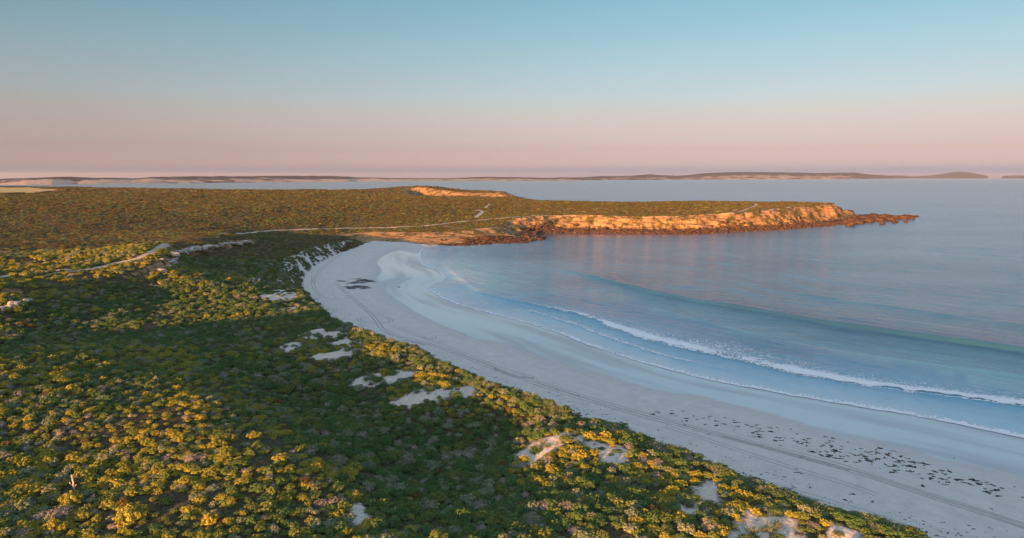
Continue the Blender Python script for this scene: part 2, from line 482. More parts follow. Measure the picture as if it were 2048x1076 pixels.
# ------------------------------------------------------------------ ground material
def make_ground():
    m, gr, out = new_mat('ground')
    p = gr.pos()
    sand, rock, field, dc, wet, damp, ht = (gr.attr(k) for k in ('sand', 'rock', 'field', 'shore', 'wet', 'damp', 'height'))
    n1 = gr.noise(p, 0.35, 5)
    n2 = gr.noise(p, 2.2, 4)
    nl = gr.noise(p, 0.045, 3)
    # dry sand
    sc = gr.ramp(gr.math('ADD', gr.math('MULTIPLY', n1, .6), gr.math('MULTIPLY', n2, .4)), [(.3, (.49, .455, .425)), (.5, (.585, .545, .51)), (.7, (.65, .61, .575))])
    sc = gr.mix(gr.rng(nl, .4, .7, 0, .35), sc, (.60, .55, .49, 1))
    # streaks of wheel-worn and wind-blown sand along the beach
    al = gr.attr('along')
    cv = gr.n('ShaderNodeCombineXYZ', {0: gr.math('MULTIPLY', al, .018), 1: gr.math('MULTIPLY', dc, .55), 2: 0.0}).outputs[0]
    st = gr.noise(cv, 1.0, 4, .6)
    sc = gr.mix(gr.rng(st, .5, .72, 0, .5), sc, (.50, .47, .43, 1))
    # trampled and littered sand: scuffs, droppings of the scrub on the dune sand
    hgt = gr.attr('height')
    sp1 = gr.rng(gr.noise(p, 1.1, 6, .72), .56, .70, 0, .42)
    sp1 = gr.math('MULTIPLY', sp1, gr.rng(gr.noise(p, .06, 3), .40, .62))
    sc = gr.mix(sp1, sc, (.36, .32, .275, 1))
    sp2 = gr.math('MULTIPLY', gr.rng(gr.noise(p, 1.7, 6, .7), .50, .66, 0, .75), gr.rng(hgt, 5, 7.5))
    sc = gr.mix(gr.rng(hgt, 5, 7.5, 0, .6), sc, (.56, .475, .385, 1))
    sc = gr.mix(sp2, sc, (.27, .235, .185, 1))
    # damp and wet sand
    wn = gr.math('ADD', wet, gr.math('MULTIPLY', gr.math('SUBTRACT', gr.noise(p, .25, 4), .5), 4.0))
    wetf = gr.rng(wn, -.3, .5)
    dampf = gr.rng(gr.math('ADD', wn, 0.0), -9, 0.0, 0, .38)
    sc = gr.mix(dampf, sc, (.45, .445, .46, 1))
    cv2 = gr.n('ShaderNodeCombineXYZ', {0: gr.math('MULTIPLY', al, .012), 1: gr.math('MULTIPLY', dc, .10), 2: 3.0}).outputs[0]
    st2 = gr.noise(cv2, 1.0, 3, .5)
    wc = gr.mix(gr.rng(st2, .42, .66), (.50, .50, .50, 1), (.33, .325, .335, 1))
    sc = gr.mix(wetf, sc, wc)
    # soil and litter under the scrub
    so = gr.ramp(n2, [(.3, (.030, .032, .016)), (.55, (.060, .055, .028)), (.8, (.15, .13, .09))])
    hd = gr.ramp(gr.noise(p, .22, 6, .65), [(.32, (.032, .032, .014)), (.5, (.075, .058, .024)), (.68, (.14, .10, .05))])
    so = gr.mix(gr.attr('distance'), so, hd)
    so = gr.mix(field, so, gr.ramp(n1, [(.3, (.42, .30, .13)), (.7, (.56, .42, .21))]))
    sandf = gr.rng(gr.math('ADD', sand, gr.math('MULTIPLY', gr.math('SUBTRACT', gr.noise(p, .8, 6, .7), .5), 5.0)), -1.2, .7)
    sc = gr.mix(gr.math('MULTIPLY', gr.attr('track'), .8), sc, gr.ramp(n1, [(.3, (.30, .235, .17)), (.7, (.45, .375, .29))]))
    col = gr.mix(sandf, so, sc)
    # limestone and granite faces
    zz = gr.n('ShaderNodeSeparateXYZ', {0: p}).outputs[2]
    strat = gr.noise(gr.vmul(p, (.05, .05, .9)), 1.0, 4, .6)
    rn = gr.noise(p, .30, 6, .65)
    rc = gr.ramp(gr.math('ADD', gr.math('MULTIPLY', strat, .62), gr.math('MULTIPLY', rn, .38)),
                 [(.34, (.085, .052, .030)), (.43, (.235, .140, .072)), (.54, (.38, .23, .112)), (.68, (.49, .33, .18))])
    veg = gr.rng(gr.noise(p, .085, 5, .65), .49, .58)
    rc = gr.mix(gr.math('MULTIPLY', veg, gr.rng(ht, 3, 6)), rc, (.10, .085, .03, 1))
    rc0 = rc
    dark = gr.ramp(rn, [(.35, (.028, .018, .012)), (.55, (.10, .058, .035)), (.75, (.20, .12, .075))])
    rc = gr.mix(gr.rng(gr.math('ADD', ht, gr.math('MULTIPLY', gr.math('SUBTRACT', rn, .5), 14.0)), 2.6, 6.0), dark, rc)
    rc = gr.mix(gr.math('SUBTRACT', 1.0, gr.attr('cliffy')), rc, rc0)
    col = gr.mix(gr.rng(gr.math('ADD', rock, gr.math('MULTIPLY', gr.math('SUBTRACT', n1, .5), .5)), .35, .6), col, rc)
    bh = gr.math('ADD', gr.math('MULTIPLY', gr.noise(p, 1.3, 5, .6), 1.0), gr.math('MULTIPLY', rn, gr.math('MULTIPLY', rock, 5.0)))
    bstr = gr.math('MULTIPLY', gr.math('SUBTRACT', 1.0, wetf), .55)
    nd = gr.n('ShaderNodeBump', {'Height': bh, 'Strength': bstr, 'Distance': .5})
    rough = gr.mix(wetf, (.95, .95, .95, 1), gr.mix(gr.rng(st2, .4, .66), (.08, .08, .08, 1), (.24, .24, .24, 1)))
    spec = gr.math('ADD', .12, gr.math('MULTIPLY', wetf, .65))
    bsdf(gr, out, **{'Base Color': col, 'Roughness': rough, 'Specular IOR Level': spec, 'Normal': nd.outputs[0]})
    return m


M_GROUND = make_ground()

# ------------------------------------------------------------------ terrain (one polar sheet, cut into beach, dunes, headlands, tracks ...)
rad = list(np.geomspace(42, 400, int(math.log(400 / 42) / .0062)))
rad += list(np.arange(401.8, 985, 1.8))
rad += list(np.geomspace(987, 2700, int(math.log(2700 / 987) / .0052)))
rad = np.array(rad)
az = np.radians(np.arange(-60, 54, .135))
RR, AA = np.meshgrid(rad, az, indexing='ij')
TX, TY = RR * np.sin(AA), RR * np.cos(AA)
TZ, TI = ground(TX, TY, True)
tsand = sand_mask(TX, TY)
TZ = TZ + sst((tsand + .5) / 2.5) * (.40 * fbm(TX / 5.5, TY / 5.5, 3) + .05)
ttrack = track_mask(TX, TY)
tt_, rock_, dc_ = TI['tt'], TI['rock'], TI['dc']
bare_beach = np.where((tt_ <= np.where(rock_ > .2, .05, .12)) & (rock_ < .8), 3.0, -3.0)
sand_a = np.maximum(np.maximum(tsand, bare_beach), ttrack * 1.5)
cliff = rock_ * sst((TI['t'] + .2) / .2) * (1 - sst((TI['t'] - .93) / .14))
shelf = rock_ * (tt_ <= 0.02) * (rock_ > .8)
scarp_r = TI['sa'] * np.exp(-(TI['dss'] / 1.9) ** 2) * 1.0
rock_a = np.maximum(np.maximum(cliff, shelf), scarp_r)
dwet, _, wside, _ = dist_poly(TX, TY, WET)
wet_a = np.where((dc_ < 60) & (rock_ < .35), dwet * np.where(wside < 0, 1, -1), -40.0)
wet_a = np.where((dc_ < 3) & (rock_ < .35), np.maximum(wet_a, 3), wet_a)
field_a = inside(TX, TY, FIELD).astype(float)
att = dict(sand=sand_a, rock=rock_a, field=field_a, shore=dc_, wet=np.clip(wet_a, -40, 40), damp=dc_ * 0, height=TZ, along=TI['arc'],
           distance=sst((RR - 250) / 250), track=(ttrack > -1.0).astype(float), cliffy=sst((rock_ - .65) / .3))
nr, na = TX.shape
idx = np.arange(nr * na).reshape(nr, na)
Q = np.stack([idx[:-1, :-1], idx[:-1, 1:], idx[1:, 1:], idx[1:, :-1]], -1).reshape(-1, 4)[:, ::-1]


def fmean(a):
    return ((a[:-1, :-1] + a[:-1, 1:] + a[1:, 1:] + a[1:, :-1]) / 4).ravel()


fz = fmean(TZ)
keep = fz > -4.5
f_r, f_x, f_y = fmean(RR), fmean(TX), fmean(TY)
f_t, f_rock, f_tr = fmean(TI['t']), fmean(rock_), fmean(ttrack)
f_beach = (f_t <= 0.12) & (f_rock < .5)
f_head = (f_y > 560) & (f_x > -175) & (f_r < 1420)
f_far = (f_r > 1650) & (f_x > -640)
cls = np.full(len(Q), 0)
cls[f_r > 430] = 1
cls[f_head] = 2
cls[f_far] = 3
cls[(fmean(field_a) > .5)] = 4
cls[f_beach] = 5
cls[(f_tr > 0) & ~f_beach] = 6
names = {0: 'dune_ground', 1: 'plateau', 2: 'headland', 3: 'far_headland', 4: 'field', 5: 'beach', 6: 'sandy_track'}
V = np.stack([TX, TY, TZ], -1).reshape(-1, 3)
for c, nm in names.items():
    q = Q[keep & (cls == c)]
    used = np.unique(q)
    remap = np.zeros(nr * na, np.int32)
    remap[used] = np.arange(len(used))
    link(nm, mesh_np(nm, V[used], remap[q], M_GROUND, {k: a.ravel()[used] for k, a in att.items()}), kind='structure')
# the land behind and under the camera, coarser
r2 = np.array([0.5, 12, 25, 42.0, 60, 90, 140, 220, 350])
a2 = np.radians(np.linspace(54, 300, 100))
R2, A2 = np.meshgrid(r2, a2, indexing='ij')
X2, Y2 = R2 * np.sin(A2), R2 * np.cos(A2)
rA, aA = np.meshgrid(r2[:4], np.radians(np.linspace(-60, 54, 40)), indexing='ij')
for X_, Y_ in ((X2, Y2), (rA * np.sin(aA), rA * np.cos(aA))):
    Z_, I_ = ground(X_, Y_, True)
    i_ = np.arange(X_.size).reshape(X_.shape)
    q = np.stack([i_[:-1, :-1], i_[:-1, 1:], i_[1:, 1:], i_[1:, :-1]], -1).reshape(-1, 4)[:, ::-1]
    z0 = np.zeros(X_.size)
    link('dune_ground', mesh_np('dune_ground', np.stack([X_, Y_, Z_ - .01], -1).reshape(-1, 3), q, M_GROUND,
                                dict(sand=np.where(I_['tt'].ravel() < .1, 3, -3), rock=z0, field=z0, shore=I_['dc'], wet=z0 - 40, damp=z0, height=Z_, along=I_['arc'], distance=z0)), kind='structure')

# ------------------------------------------------------------------ sea
W1 = smooth_line([P(x, y) for x, y in [(1040, 524), (1110, 536), (1180, 552), (1250, 571), (1350, 595), (1450, 612), (1550, 628), (1650, 645), (1750, 660), (1850, 675), (1950, 689), (2048, 703), (2250, 730), (2500, 760)]], 5)
W2 = smooth_line([P(x, y) for x, y in [(905, 512), (890, 521), (896, 540), (925, 560), (957, 583), (990, 594), (1050, 606), (1110, 619), (1170, 632), (1230, 656), (1300, 678), (1400, 700), (1500, 722), (1600, 746), (1750, 772), (1900, 792), (2048, 809), (2300, 836), (2500, 855)]], 5)
W3 = smooth_line([P(x, y) for x, y in [(1020, 612), (1080, 628), (1150, 650), (1230, 680), (1330, 712), (1430, 736)]], 5)
W4 = smooth_line([P(x, y) for x, y in [(1080, 575), (1180, 590), (1290, 613), (1400, 640), (1520, 668), (1650, 694), (1800, 718), (2048, 752), (2400, 795)]], 5)


W5 = smooth_line([P(x, y) for x, y in [(1180, 524), (1300, 541), (1450, 566), (1600, 588), (1800, 616), (2048, 650), (2300, 680)]], 4)
W6 = smooth_line([P(x, y) for x, y in [(1380, 528), (1550, 548), (1750, 572), (2048, 604), (2300, 630)]], 4)


def sea_height(X, Y, r):
    z = np.zeros(X.shape)
    near = sst((1500 - r) / 900)
    gx = fbm(X / 60, Y / 60, 2)
    gx2 = fbm(X / 25 + 9, Y / 25, 2)
    # low swell running towards the beach
    dC = dist_poly(X, Y, shore)[0]
    env = sst(dC / 60)
    for wl, am, ang, ph in ((34, .16, 0, 0), (19, .09, .5, 1.3), (12.5, .065, -.4, 2.1), (7.5, .052, .15, .7), (4.8, .030, -.2, 3.0)):
        kx, ky = math.sin(0.85 + ang) * 2 * math.pi / wl, math.cos(0.85 + ang) * 2 * math.pi / wl
        fade = sst((wl * 42 - r) / (wl * 20))
        z += am * env * fade * (.6 + .9 * gx2) * np.sin(X * kx + Y * ky + 5 * gx + ph) * (.35 + .65 * sst((dC - 40) / 80))
    foamb = np.zeros(X.shape)
    for line, hgt, w_front, w_back, s0, s1 in ((W5, .38, 3.0, 9.0, 20, 120), (W6, .30, 3.0, 9.0, 20, 120), (W1, 1.8, 1.25, 5.0, 10, 150), (W2, .55, 1.0, 5.0, 0, 60), (W3, .22, .9, 3.0, 0, 20), (W4, .42, 2.0, 6.0, 20, 120)):
        d, arc, side, _ = dist_poly(X, Y, line)
        sd_ = d * side + 1.6 * gx2            # > 0 seaward of the crest line
        a = sst((arc - s0) / (s1 - s0)) * (.75 + .5 * gx)
        z += hgt * a * np.where(sd_ < 0, np.exp(-(sd_ / w_front) ** 2), np.exp(-(sd_ / w_back) ** 2)) * sst(dC / 10)
    return z * near * (1 - .85 * np.exp(-(((X - 95) / 125) ** 2 + ((Y - 715) / 38) ** 2))), dC


srad = list(np.geomspace(95, 760, int(math.log(760 / 95) / .0036)))
srad += list(np.geomspace(765, 45000, int(math.log(45000 / 765) / .03)))
srad = np.array(srad)
saz = np.radians(np.arange(-56, 58, .16))
SR, SA = np.meshgrid(srad, saz, indexing='ij')
SX, SY = SR * np.sin(SA), SR * np.cos(SA)
sdc = dist_poly(SX, SY, COAST, True)[0]
sdc = np.where(inside(SX, SY, COAST), sdc, -sdc)
SZ, sdC = sea_height(SX, SY, SR)
# the film of water running up the sand thins out at the edge of the swash
SZ = SZ + 0.035 * sst((-sdc + .5) / 2.0) - .03 * sst((sdc) / 1.0)
nr2, na2 = SX.shape
idx = np.arange(nr2 * na2).reshape(nr2, na2)
Q2 = np.stack([idx[:-1, :-1], idx[:-1, 1:], idx[1:, 1:], idx[1:, :-1]], -1).reshape(-1, 4)[:, ::-1]
fd = ((sdc[:-1, :-1] + sdc[:-1, 1:] + sdc[1:, 1:] + sdc[1:, :-1]) / 4).ravel()
fr = ((SR[:-1, :-1] + SR[1:, 1:]) / 2).ravel()
q = Q2[fd < np.where(fr < 800, 4.0, 60.0)]
used = np.unique(q)
remap = np.zeros(nr2 * na2, np.int32)
remap[used] = np.arange(len(used))
depth = np.where(sdC < 1e9, np.maximum(-sdc, 0), 0)
beach_d = np.where(sdc < 0, dist_poly(SX, SY, shore)[0], 0)


def make_water():
    m, gr, out = new_mat('sea_water')
    p = gr.pos()
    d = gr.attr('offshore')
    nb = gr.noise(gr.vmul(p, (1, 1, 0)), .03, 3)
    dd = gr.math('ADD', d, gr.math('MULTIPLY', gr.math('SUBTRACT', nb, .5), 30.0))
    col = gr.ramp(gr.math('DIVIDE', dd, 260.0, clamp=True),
                  [(0.0, (.42, .50, .54)), (.04, (.27, .43, .53)), (.11, (.115, .325, .45)), (.20, (.058, .205, .33)), (.31, (.030, .125, .23)), (.42, (.017, .072, .145)), (.6, (.024, .100, .185)), (1.0, (.030, .122, .215))])  # dark face of the long swell put into the colour as a darker band
    col = gr.mix(gr.rng(gr.attr('dist'), 400, 2500), col, (.055, .125, .19, 1))
    rot = gr.n('ShaderNodeVectorRotate', {'Vector': p, 'Angle': .85}, rotation_type='Z_AXIS').outputs[0]
    h1 = gr.noise(gr.vmul(rot, (.09, .44, 0)), 1.0, 3, .6, .6)
    h2 = gr.noise(gr.vmul(rot, (.55, 2.2, 0)), 1.0, 3, .6, .4)
    h3 = gr.noise(gr.vmul(rot, (.02, .10, 0)), 1.0, 3, .6, .5)
    dist = gr.attr('dist')
    calm = gr.rng(gr.noise(gr.vmul(p, (.004, .012, 0)), 1.0, 3), .35, .65, .55, 1.1)
    h0 = gr.noise(gr.vmul(rot, (.035, .20, 0)), 1.0, 3, .55, .5)
    ha = gr.noise(gr.vmul(rot, (.009, .062, 0)), 1.0, 2, .5, .4)
    hh = gr.math('ADD', gr.math('MULTIPLY', h1, 1.15), gr.math('MULTIPLY', h2, .36))
    hh = gr.math('ADD', hh, gr.math('ADD', gr.math('MULTIPLY', h0, 2.0), gr.math('MULTIPLY', ha, gr.rng(d, 40, 160, .6, 1.8))))
    hh = gr.math('ADD', hh, gr.math('MULTIPLY', h3, gr.rng(dist, 300, 2500, .0, 2.4, False)))
    st = gr.math('MULTIPLY', gr.math('MULTIPLY', calm, gr.rng(d, 2, 25, .6, 1.0)), gr.math('SUBTRACT', 1.0, gr.math('MULTIPLY', gr.attr('calm'), .92)))
    sh = gr.rng(dist, 500, 900, 1.0, 1.0)
    nd = gr.n('ShaderNodeBump', {'Height': hh, 'Strength': gr.math('MULTIPLY', st, sh), 'Distance': .42})
    rough = gr.math('MULTIPLY', gr.ramp(gr.math('DIVIDE', dist, 5000.0, clamp=True), [(0, (.07,) * 3), (.06, (.09,) * 3), (.15, (.185,) * 3), (1, (.22,) * 3)]), gr.math('SUBTRACT', 1.0, gr.math('MULTIPLY', gr.attr('calm'), .8)))
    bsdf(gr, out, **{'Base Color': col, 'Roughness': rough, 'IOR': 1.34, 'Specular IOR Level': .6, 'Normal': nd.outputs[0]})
    return m


M_WATER = make_water()
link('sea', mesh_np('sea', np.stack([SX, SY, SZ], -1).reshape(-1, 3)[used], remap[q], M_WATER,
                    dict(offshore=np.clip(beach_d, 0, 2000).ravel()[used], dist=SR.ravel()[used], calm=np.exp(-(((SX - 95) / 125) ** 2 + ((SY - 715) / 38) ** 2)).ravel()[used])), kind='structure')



# ------------------------------------------------------------------ the air over the bay
def make_haze():
    m, gr, out = new_mat('haze')
    v = gr.n('ShaderNodeVolumePrincipled', {'Color': (.62, .68, .86, 1), 'Density': HAZE, 'Anisotropy': .1})
    gr.t.links.new(v.outputs[0], out.inputs['Volume'])
    x0, x1, y0, y1, z0, z1 = -49000, 49000, -1500, 49000, -12, 260
    vs = [(x, y, z) for z in (z0, z1) for x, y in ((x0, y0), (x1, y0), (x1, y1), (x0, y1))]
    fs = [(0, 3, 2, 1), (4, 5, 6, 7), (0, 1, 5, 4), (1, 2, 6, 5), (2, 3, 7, 6), (3, 0, 4, 7)]
    link('haze', mesh_np('haze', vs, fs, m, smooth=False), kind='stuff')


make_haze()


# ------------------------------------------------------------------ far hills across the bay
def make_hill_mat():
    m, gr, out = new_mat('far_hills')
    p = gr.pos()
    sandy = gr.attr('dune')
    n = gr.noise(p, .0022, 6, .65)
    c = gr.ramp(n, [(.35, (.030, .030, .036)), (.6, (.052, .048, .052)), (.75, (.10, .08, .07))])
    s = gr.ramp(n, [(.3, (.30, .22, .17)), (.7, (.46, .37, .30))])
    f = gr.rng(gr.math('ADD', sandy, gr.math('MULTIPLY', gr.math('SUBTRACT', gr.noise(gr.vmul(p, (1, 1, 9)), .004, 5, .65), .5), 1.6)), .35, .55)
    bsdf(gr, out, **{'Base Color': gr.mix(f, c, s), 'Roughness': .95, 'Specular IOR Level': .1})
    return m


M_HILL = make_hill_mat()


def hill_range(name, prof, seed, **props):
    """prof: (photo x, top y, base y, sand 0..1); a real range with a front slope, a crest and a back slope"""
    pr = np.array(prof, float)
    xs = np.arange(pr[0, 0], pr[-1, 0] + .1, 2.5)
    top = np.interp(xs, pr[:, 0], pr[:, 1])
    base = np.interp(xs, pr[:, 0], pr[:, 2])
    dn = np.interp(xs, pr[:, 0], pr[:, 3])
    rows, sn, = [], []
    ts = np.linspace(0, 1, 10)
    top = top + fbm(xs / 28 + seed, xs * 0 + seed, 4) * .9
    for i, x in enumerate(xs):
        r = H / max((base[i] - 353.0) / FPX, .0022)
        depth = 0.13 * r
        hgt = max(H - (r + depth) * (top[i] - 353.0) / FPX, 4.0)
        a = math.atan2((x - 1024) / FPX, 1.0)
        for t in ts:
            rr = r + depth * t * 1.0
            rows.append((rr * math.sin(a) / math.cos(a) * math.cos(a), rr * math.cos(a), -3 + (hgt + 3) * (t ** .75) ))
        for t in (.5, 1.0):
            rr = r + depth * (1 + t)
            rows.append((rr * math.sin(a), rr * math.cos(a), hgt * (1 - t) - 3 * t))
        sn += [d_ for d_ in dn[i] * np.clip(1.5 - ts * 1.7, 0, 1)] + [0, 0]
    n = len(xs)
    k = len(ts) + 2
    v = np.array(rows).reshape(n, k, 3)
    nz = fbm(v[..., 0] / 260, v[..., 1] / 420, 4, .6)
    v[..., 2] += nz * np.minimum(v[..., 2], 40) * .35 * np.r_[np.sin(ts * math.pi) , 0, 0][None]
    i_ = np.arange(n * k).reshape(n, k)
    qq = np.stack([i_[:-1, :-1], i_[1:, :-1], i_[1:, 1:], i_[:-1, 1:]], -1).reshape(-1, 4)
    return link(name, mesh_np(name, v.reshape(-1, 3), qq, M_HILL, dict(dune=np.array(sn))), **props)


hill_range('hills', [(-500, 356, 366, .1), (-100, 357, 366, .3), (0, 358, 366, .5), (60, 355, 366.5, .75), (110, 354, 366.5, .9), (160, 353.5, 366, .45), (200, 355, 366, 1.0), (270, 356, 365.5, 1.0), (330, 353.5, 365, .6), (420, 352.5, 364.5, .45), (560, 352, 363.5, .55),
                     (640, 351.5, 363, .55), (700, 353, 362.8, .5), (715, 355, 362.5, 1.), (800, 356, 362.3, 1.), (900, 356.5, 362, .95), (960, 354, 361.5, .5), (1030, 354.5, 361.5, .55), (1100, 355.5, 361, .5), (1160, 354.5, 361, .4)], 2, kind='structure')
hill_range('hills', [(1090, 356, 360, .3), (1140, 356, 360, .3), (1180, 353, 360, .45), (1220, 352, 359.6, .4), (1260, 351.5, 359.6, .45), (1300, 348.5, 359.3, .35), (1325, 350.5, 359.2, .4), (1350, 352, 359, .4), (1390, 348.5, 358.8, .4), (1430, 345.5, 358.5, .5),
                     (1480, 344.5, 358.3, .45), (1560, 345, 358.2, .55), (1600, 346.5, 358, .5), (1650, 346.5, 357.8, .5), (1700, 346, 357.5, .4), (1730, 349, 357, .3), (1770, 351.5, 356.6, .3), (1830, 352, 356, .3), (1860, 352.3, 356, .2)], 8, kind='structure')
hill_range('island', [(1840, 352.5, 356, .2), (1870, 349.5, 356, .2), (1890, 346.5, 356, .2), (1912, 345, 356, .2), (1935, 347, 356, .2), (1955, 350.5, 356, .1), (1968, 353, 356, 0)], 5,
           label='domed far island at the right end of the range across the bay', category='island')
hill_range('island', [(1995, 352.6, 355.8, .1), (2020, 351.4, 355.8, .1), (2060, 351.2, 355.8, .1), (2140, 350.8, 355.8, .1), (2200, 352, 355.8, .1)], 6,
           label='faint low island on the horizon cut by the right edge', category='island')
#@@OBJECTS
# ------------------------------------------------------------------ vegetation
def lit(X, Y, Z):
    """does the low sun reach these points over the ground?"""
    out = np.ones(len(X), bool)
    for s in np.geomspace(4, 330, 40):
        gx, gy, gz = X + SUNV[0] / SUNV[2] * 0 + SUNV[0] * s, Y + SUNV[1] * s, Z + SUNV[2] * s
        out &= ground(gx, gy) + .5 < gz
    return out


def foliage_mat(name, cols, tipmul=1.35, transl=.18):
    m, gr, out = new_mat(name)
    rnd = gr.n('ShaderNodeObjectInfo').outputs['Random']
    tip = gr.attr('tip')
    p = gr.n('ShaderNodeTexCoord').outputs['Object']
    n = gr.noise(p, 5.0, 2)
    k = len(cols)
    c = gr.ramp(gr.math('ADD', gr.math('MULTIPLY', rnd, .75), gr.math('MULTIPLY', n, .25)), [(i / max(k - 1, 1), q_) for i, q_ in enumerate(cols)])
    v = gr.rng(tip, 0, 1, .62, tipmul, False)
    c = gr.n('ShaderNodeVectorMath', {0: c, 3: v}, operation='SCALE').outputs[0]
    d = gr.n('ShaderNodeBsdfPrincipled', {'Base Color': c, 'Roughness': .6, 'Specular IOR Level': .18})
    t = gr.n('ShaderNodeBsdfTranslucent', {'Color': c})
    mx = gr.n('ShaderNodeMixShader', {0: transl, 1: d.outputs[0], 2: t.outputs[0]})
    gr.t.links.new(mx.outputs[0], out.inputs[0])
    return m


SPECIES = {
    'olive-green': foliage_mat('olive_leaves', [(.11, .175, .048), (.15, .20, .055), (.20, .22, .06)]),
    'yellow-green': foliage_mat('yellow_leaves', [(.23, .25, .042), (.31, .295, .048), (.37, .315, .052)]),
    'dark-green': foliage_mat('dark_leaves', [(.070, .145, .050), (.098, .172, .056), (.135, .19, .062)]),
    'grey-green': foliage_mat('grey_leaves', [(.16, .215, .14), (.22, .26, .165), (.27, .275, .17)]),
    'bronze': foliage_mat('bronze_leaves', [(.12, .095, .032), (.15, .112, .036), (.175, .14, .048)]),
    'silver-grey': foliage_mat('bare_twigs', [(.20, .19, .17), (.27, .245, .21), (.33, .28, .22)], 1.2, .05),
}
SPN = list(SPECIES)


def bush_mesh(seed, sp, npuff=26, nleaf=58, zs=.7, leaf=.085, spread=1.0):
    r = np.random.RandomState(seed)
    V_, F_, T_ = [], [], []
    nv = 0
    # woody core of stems and inner leaves, toned darker than the outer ones
    nu, nvv = 9, 5
    for i in range(nvv):
        ph = math.pi / 2 * i / (nvv - .2)
        for j in range(nu):
            a = 2 * math.pi * j / nu
            rr = (.58 + .16 * r.rand()) * math.cos(ph)
            V_.append((rr * math.cos(a), rr * math.sin(a), zs * (.66 + .14 * r.rand()) * math.sin(ph) + (-.12 if i == 0 else .12)))
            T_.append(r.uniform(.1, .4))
    for i in range(nvv - 1):
        for j in range(nu):
            a, b = i * nu + j, i * nu + (j + 1) % nu
            F_.append((a, b, b + nu, a + nu))
    F_.append(tuple((nvv - 1) * nu + j for j in (0, 2, 4, 6)))
    V_ = np.array(V_)
    T_ = np.array(T_)
    F_ = np.array(F_)
    nv = len(V_)
    vs, fs, ts = [V_], [F_], [T_]
    for k in range(npuff):
        f = (k + .5) / npuff
        ph = math.asin(min(1, f ** .8 * 1.0)) * .96
        a = k * 2.39996 + r.uniform(-.5, .5)
        R0 = r.uniform(.72, 1.02) * spread
        c = np.array([R0 * math.cos(ph) * math.cos(a), R0 * math.cos(ph) * math.sin(a), zs * R0 * math.sin(ph) * .92 + .16])
        pr = r.uniform(.13, .24)
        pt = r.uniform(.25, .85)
        n = int(nleaf * (pr / .27) ** 2)
        d = r.normal(size=(n, 3))
        d[:, 2] = np.abs(d[:, 2]) * .9 + .05 * d[:, 2]
        d += c / np.linalg.norm(c) * .5
        d /= np.linalg.norm(d, axis=1)[:, None]
        rad_ = pr * r.uniform(.72, 1.05, (n, 1))
        pc = c + d * rad_ * np.array([1, 1, .8])
        nn = d + r.normal(size=(n, 3)) * .45
        nn /= np.linalg.norm(nn, axis=1)[:, None]
        t1 = np.cross(nn, r.normal(size=(n, 3)))
        t1 /= np.linalg.norm(t1, axis=1)[:, None]
        t2 = np.cross(nn, t1)
        sz = leaf * r.uniform(.6, 1.25, (n, 1))
        quad = np.stack([pc + t1 * sz, pc + t2 * sz * .62 + nn * sz * .12, pc - t1 * sz, pc - t2 * sz * .62 + nn * sz * .12], 1)
        vs.append(quad.reshape(-1, 3))
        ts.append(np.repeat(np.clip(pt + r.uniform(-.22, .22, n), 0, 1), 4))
        fs.append(nv + np.arange(n * 4).reshape(n, 4))
        nv += n * 4
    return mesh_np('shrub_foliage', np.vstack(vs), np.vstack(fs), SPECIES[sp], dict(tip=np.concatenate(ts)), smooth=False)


def twig_mesh(seed, n=60, zs=.75):
    """bare twigs fanning out of the base"""
    r = np.random.RandomState(seed)
    vs, fs, nv = [], [], 0
    for i in range(n):
        a, ph = r.uniform(0, 2 * math.pi), r.uniform(.25, 1.4)
        d = np.array([math.cos(a) * math.cos(ph), math.sin(a) * math.cos(ph), math.sin(ph) * zs])
        p0 = d * .12
        pts = [p0]
        for s_ in range(3):
            p0 = p0 + d * r.uniform(.22, .36) + r.normal(size=3) * .06
            pts.append(p0)
        w = r.uniform(.012, .024)
        sd_ = np.cross(d, r.normal(size=3))
        sd_ /= np.linalg.norm(sd_) + 1e-9
        s2 = np.cross(d / np.linalg.norm(d), sd_)
        for q_ in range(4):
            ww = w * (1 - q_ * .25)
            for k in range(3):
                an = k * 2.094
                vs.append(pts[q_] + sd_ * ww * math.cos(an) + s2 * ww * math.sin(an))
        for q_ in range(3):
            for k in range(3):
                b = nv + q_ * 3
                fs.append((b + k, b + (k + 1) % 3, b + 3 + (k + 1) % 3, b + 3 + k))
        nv += 12
    return mesh_np('shrub_branches', np.array(vs), np.array(fs), SPECIES['silver-grey'], dict(tip=np.full(len(vs), .6)), smooth=False)


SHAPES = [dict(npuff=46, zs=.72, leaf=.07), dict(npuff=58, zs=.55, leaf=.065), dict(npuff=38, zs=.85, leaf=.078), dict(npuff=48, zs=.65, spread=1.12, leaf=.068)]
SHAPEN = ['domed', 'spreading', 'upright', 'ragged']
BUSH = {}
for i, sp in enumerate(SPN):
    for j, kw in enumerate(SHAPES):
        k2 = dict(kw)
        if sp == 'silver-grey':
            k2['nleaf'] = 26
            k2['leaf'] = .06
        BUSH[i, j] = bush_mesh(100 + i * 10 + j, sp, **k2)
TWIG = [twig_mesh(900 + k) for k in range(3)]


def grass_mesh(seed):
    r = np.random.RandomState(seed)
    n = 130
    a = r.uniform(0, 2 * math.pi, n)
    b = np.stack([np.cos(a), np.sin(a), 0 * a], 1) * r.uniform(.02, .5, (n, 1))
    lean = b * r.uniform(.5, 1.4, (n, 1)) + r.normal(size=(n, 3)) * .16
    lean[:, 2] = r.uniform(.5, .95, n)
    w = np.stack([-np.sin(a), np.cos(a), 0 * a], 1) * .035
    quad = np.stack([b - w, b + w, b + lean + w * .4, b + lean - w * .4], 1)
    return mesh_np('grass_tuft', quad.reshape(-1, 3), np.arange(n * 4).reshape(n, 4), SPECIES['grey-green'], dict(tip=np.tile([.1, .1, .5, .5], n)), smooth=False)


GRASS = [grass_mesh(50 + k) for k in range(3)]


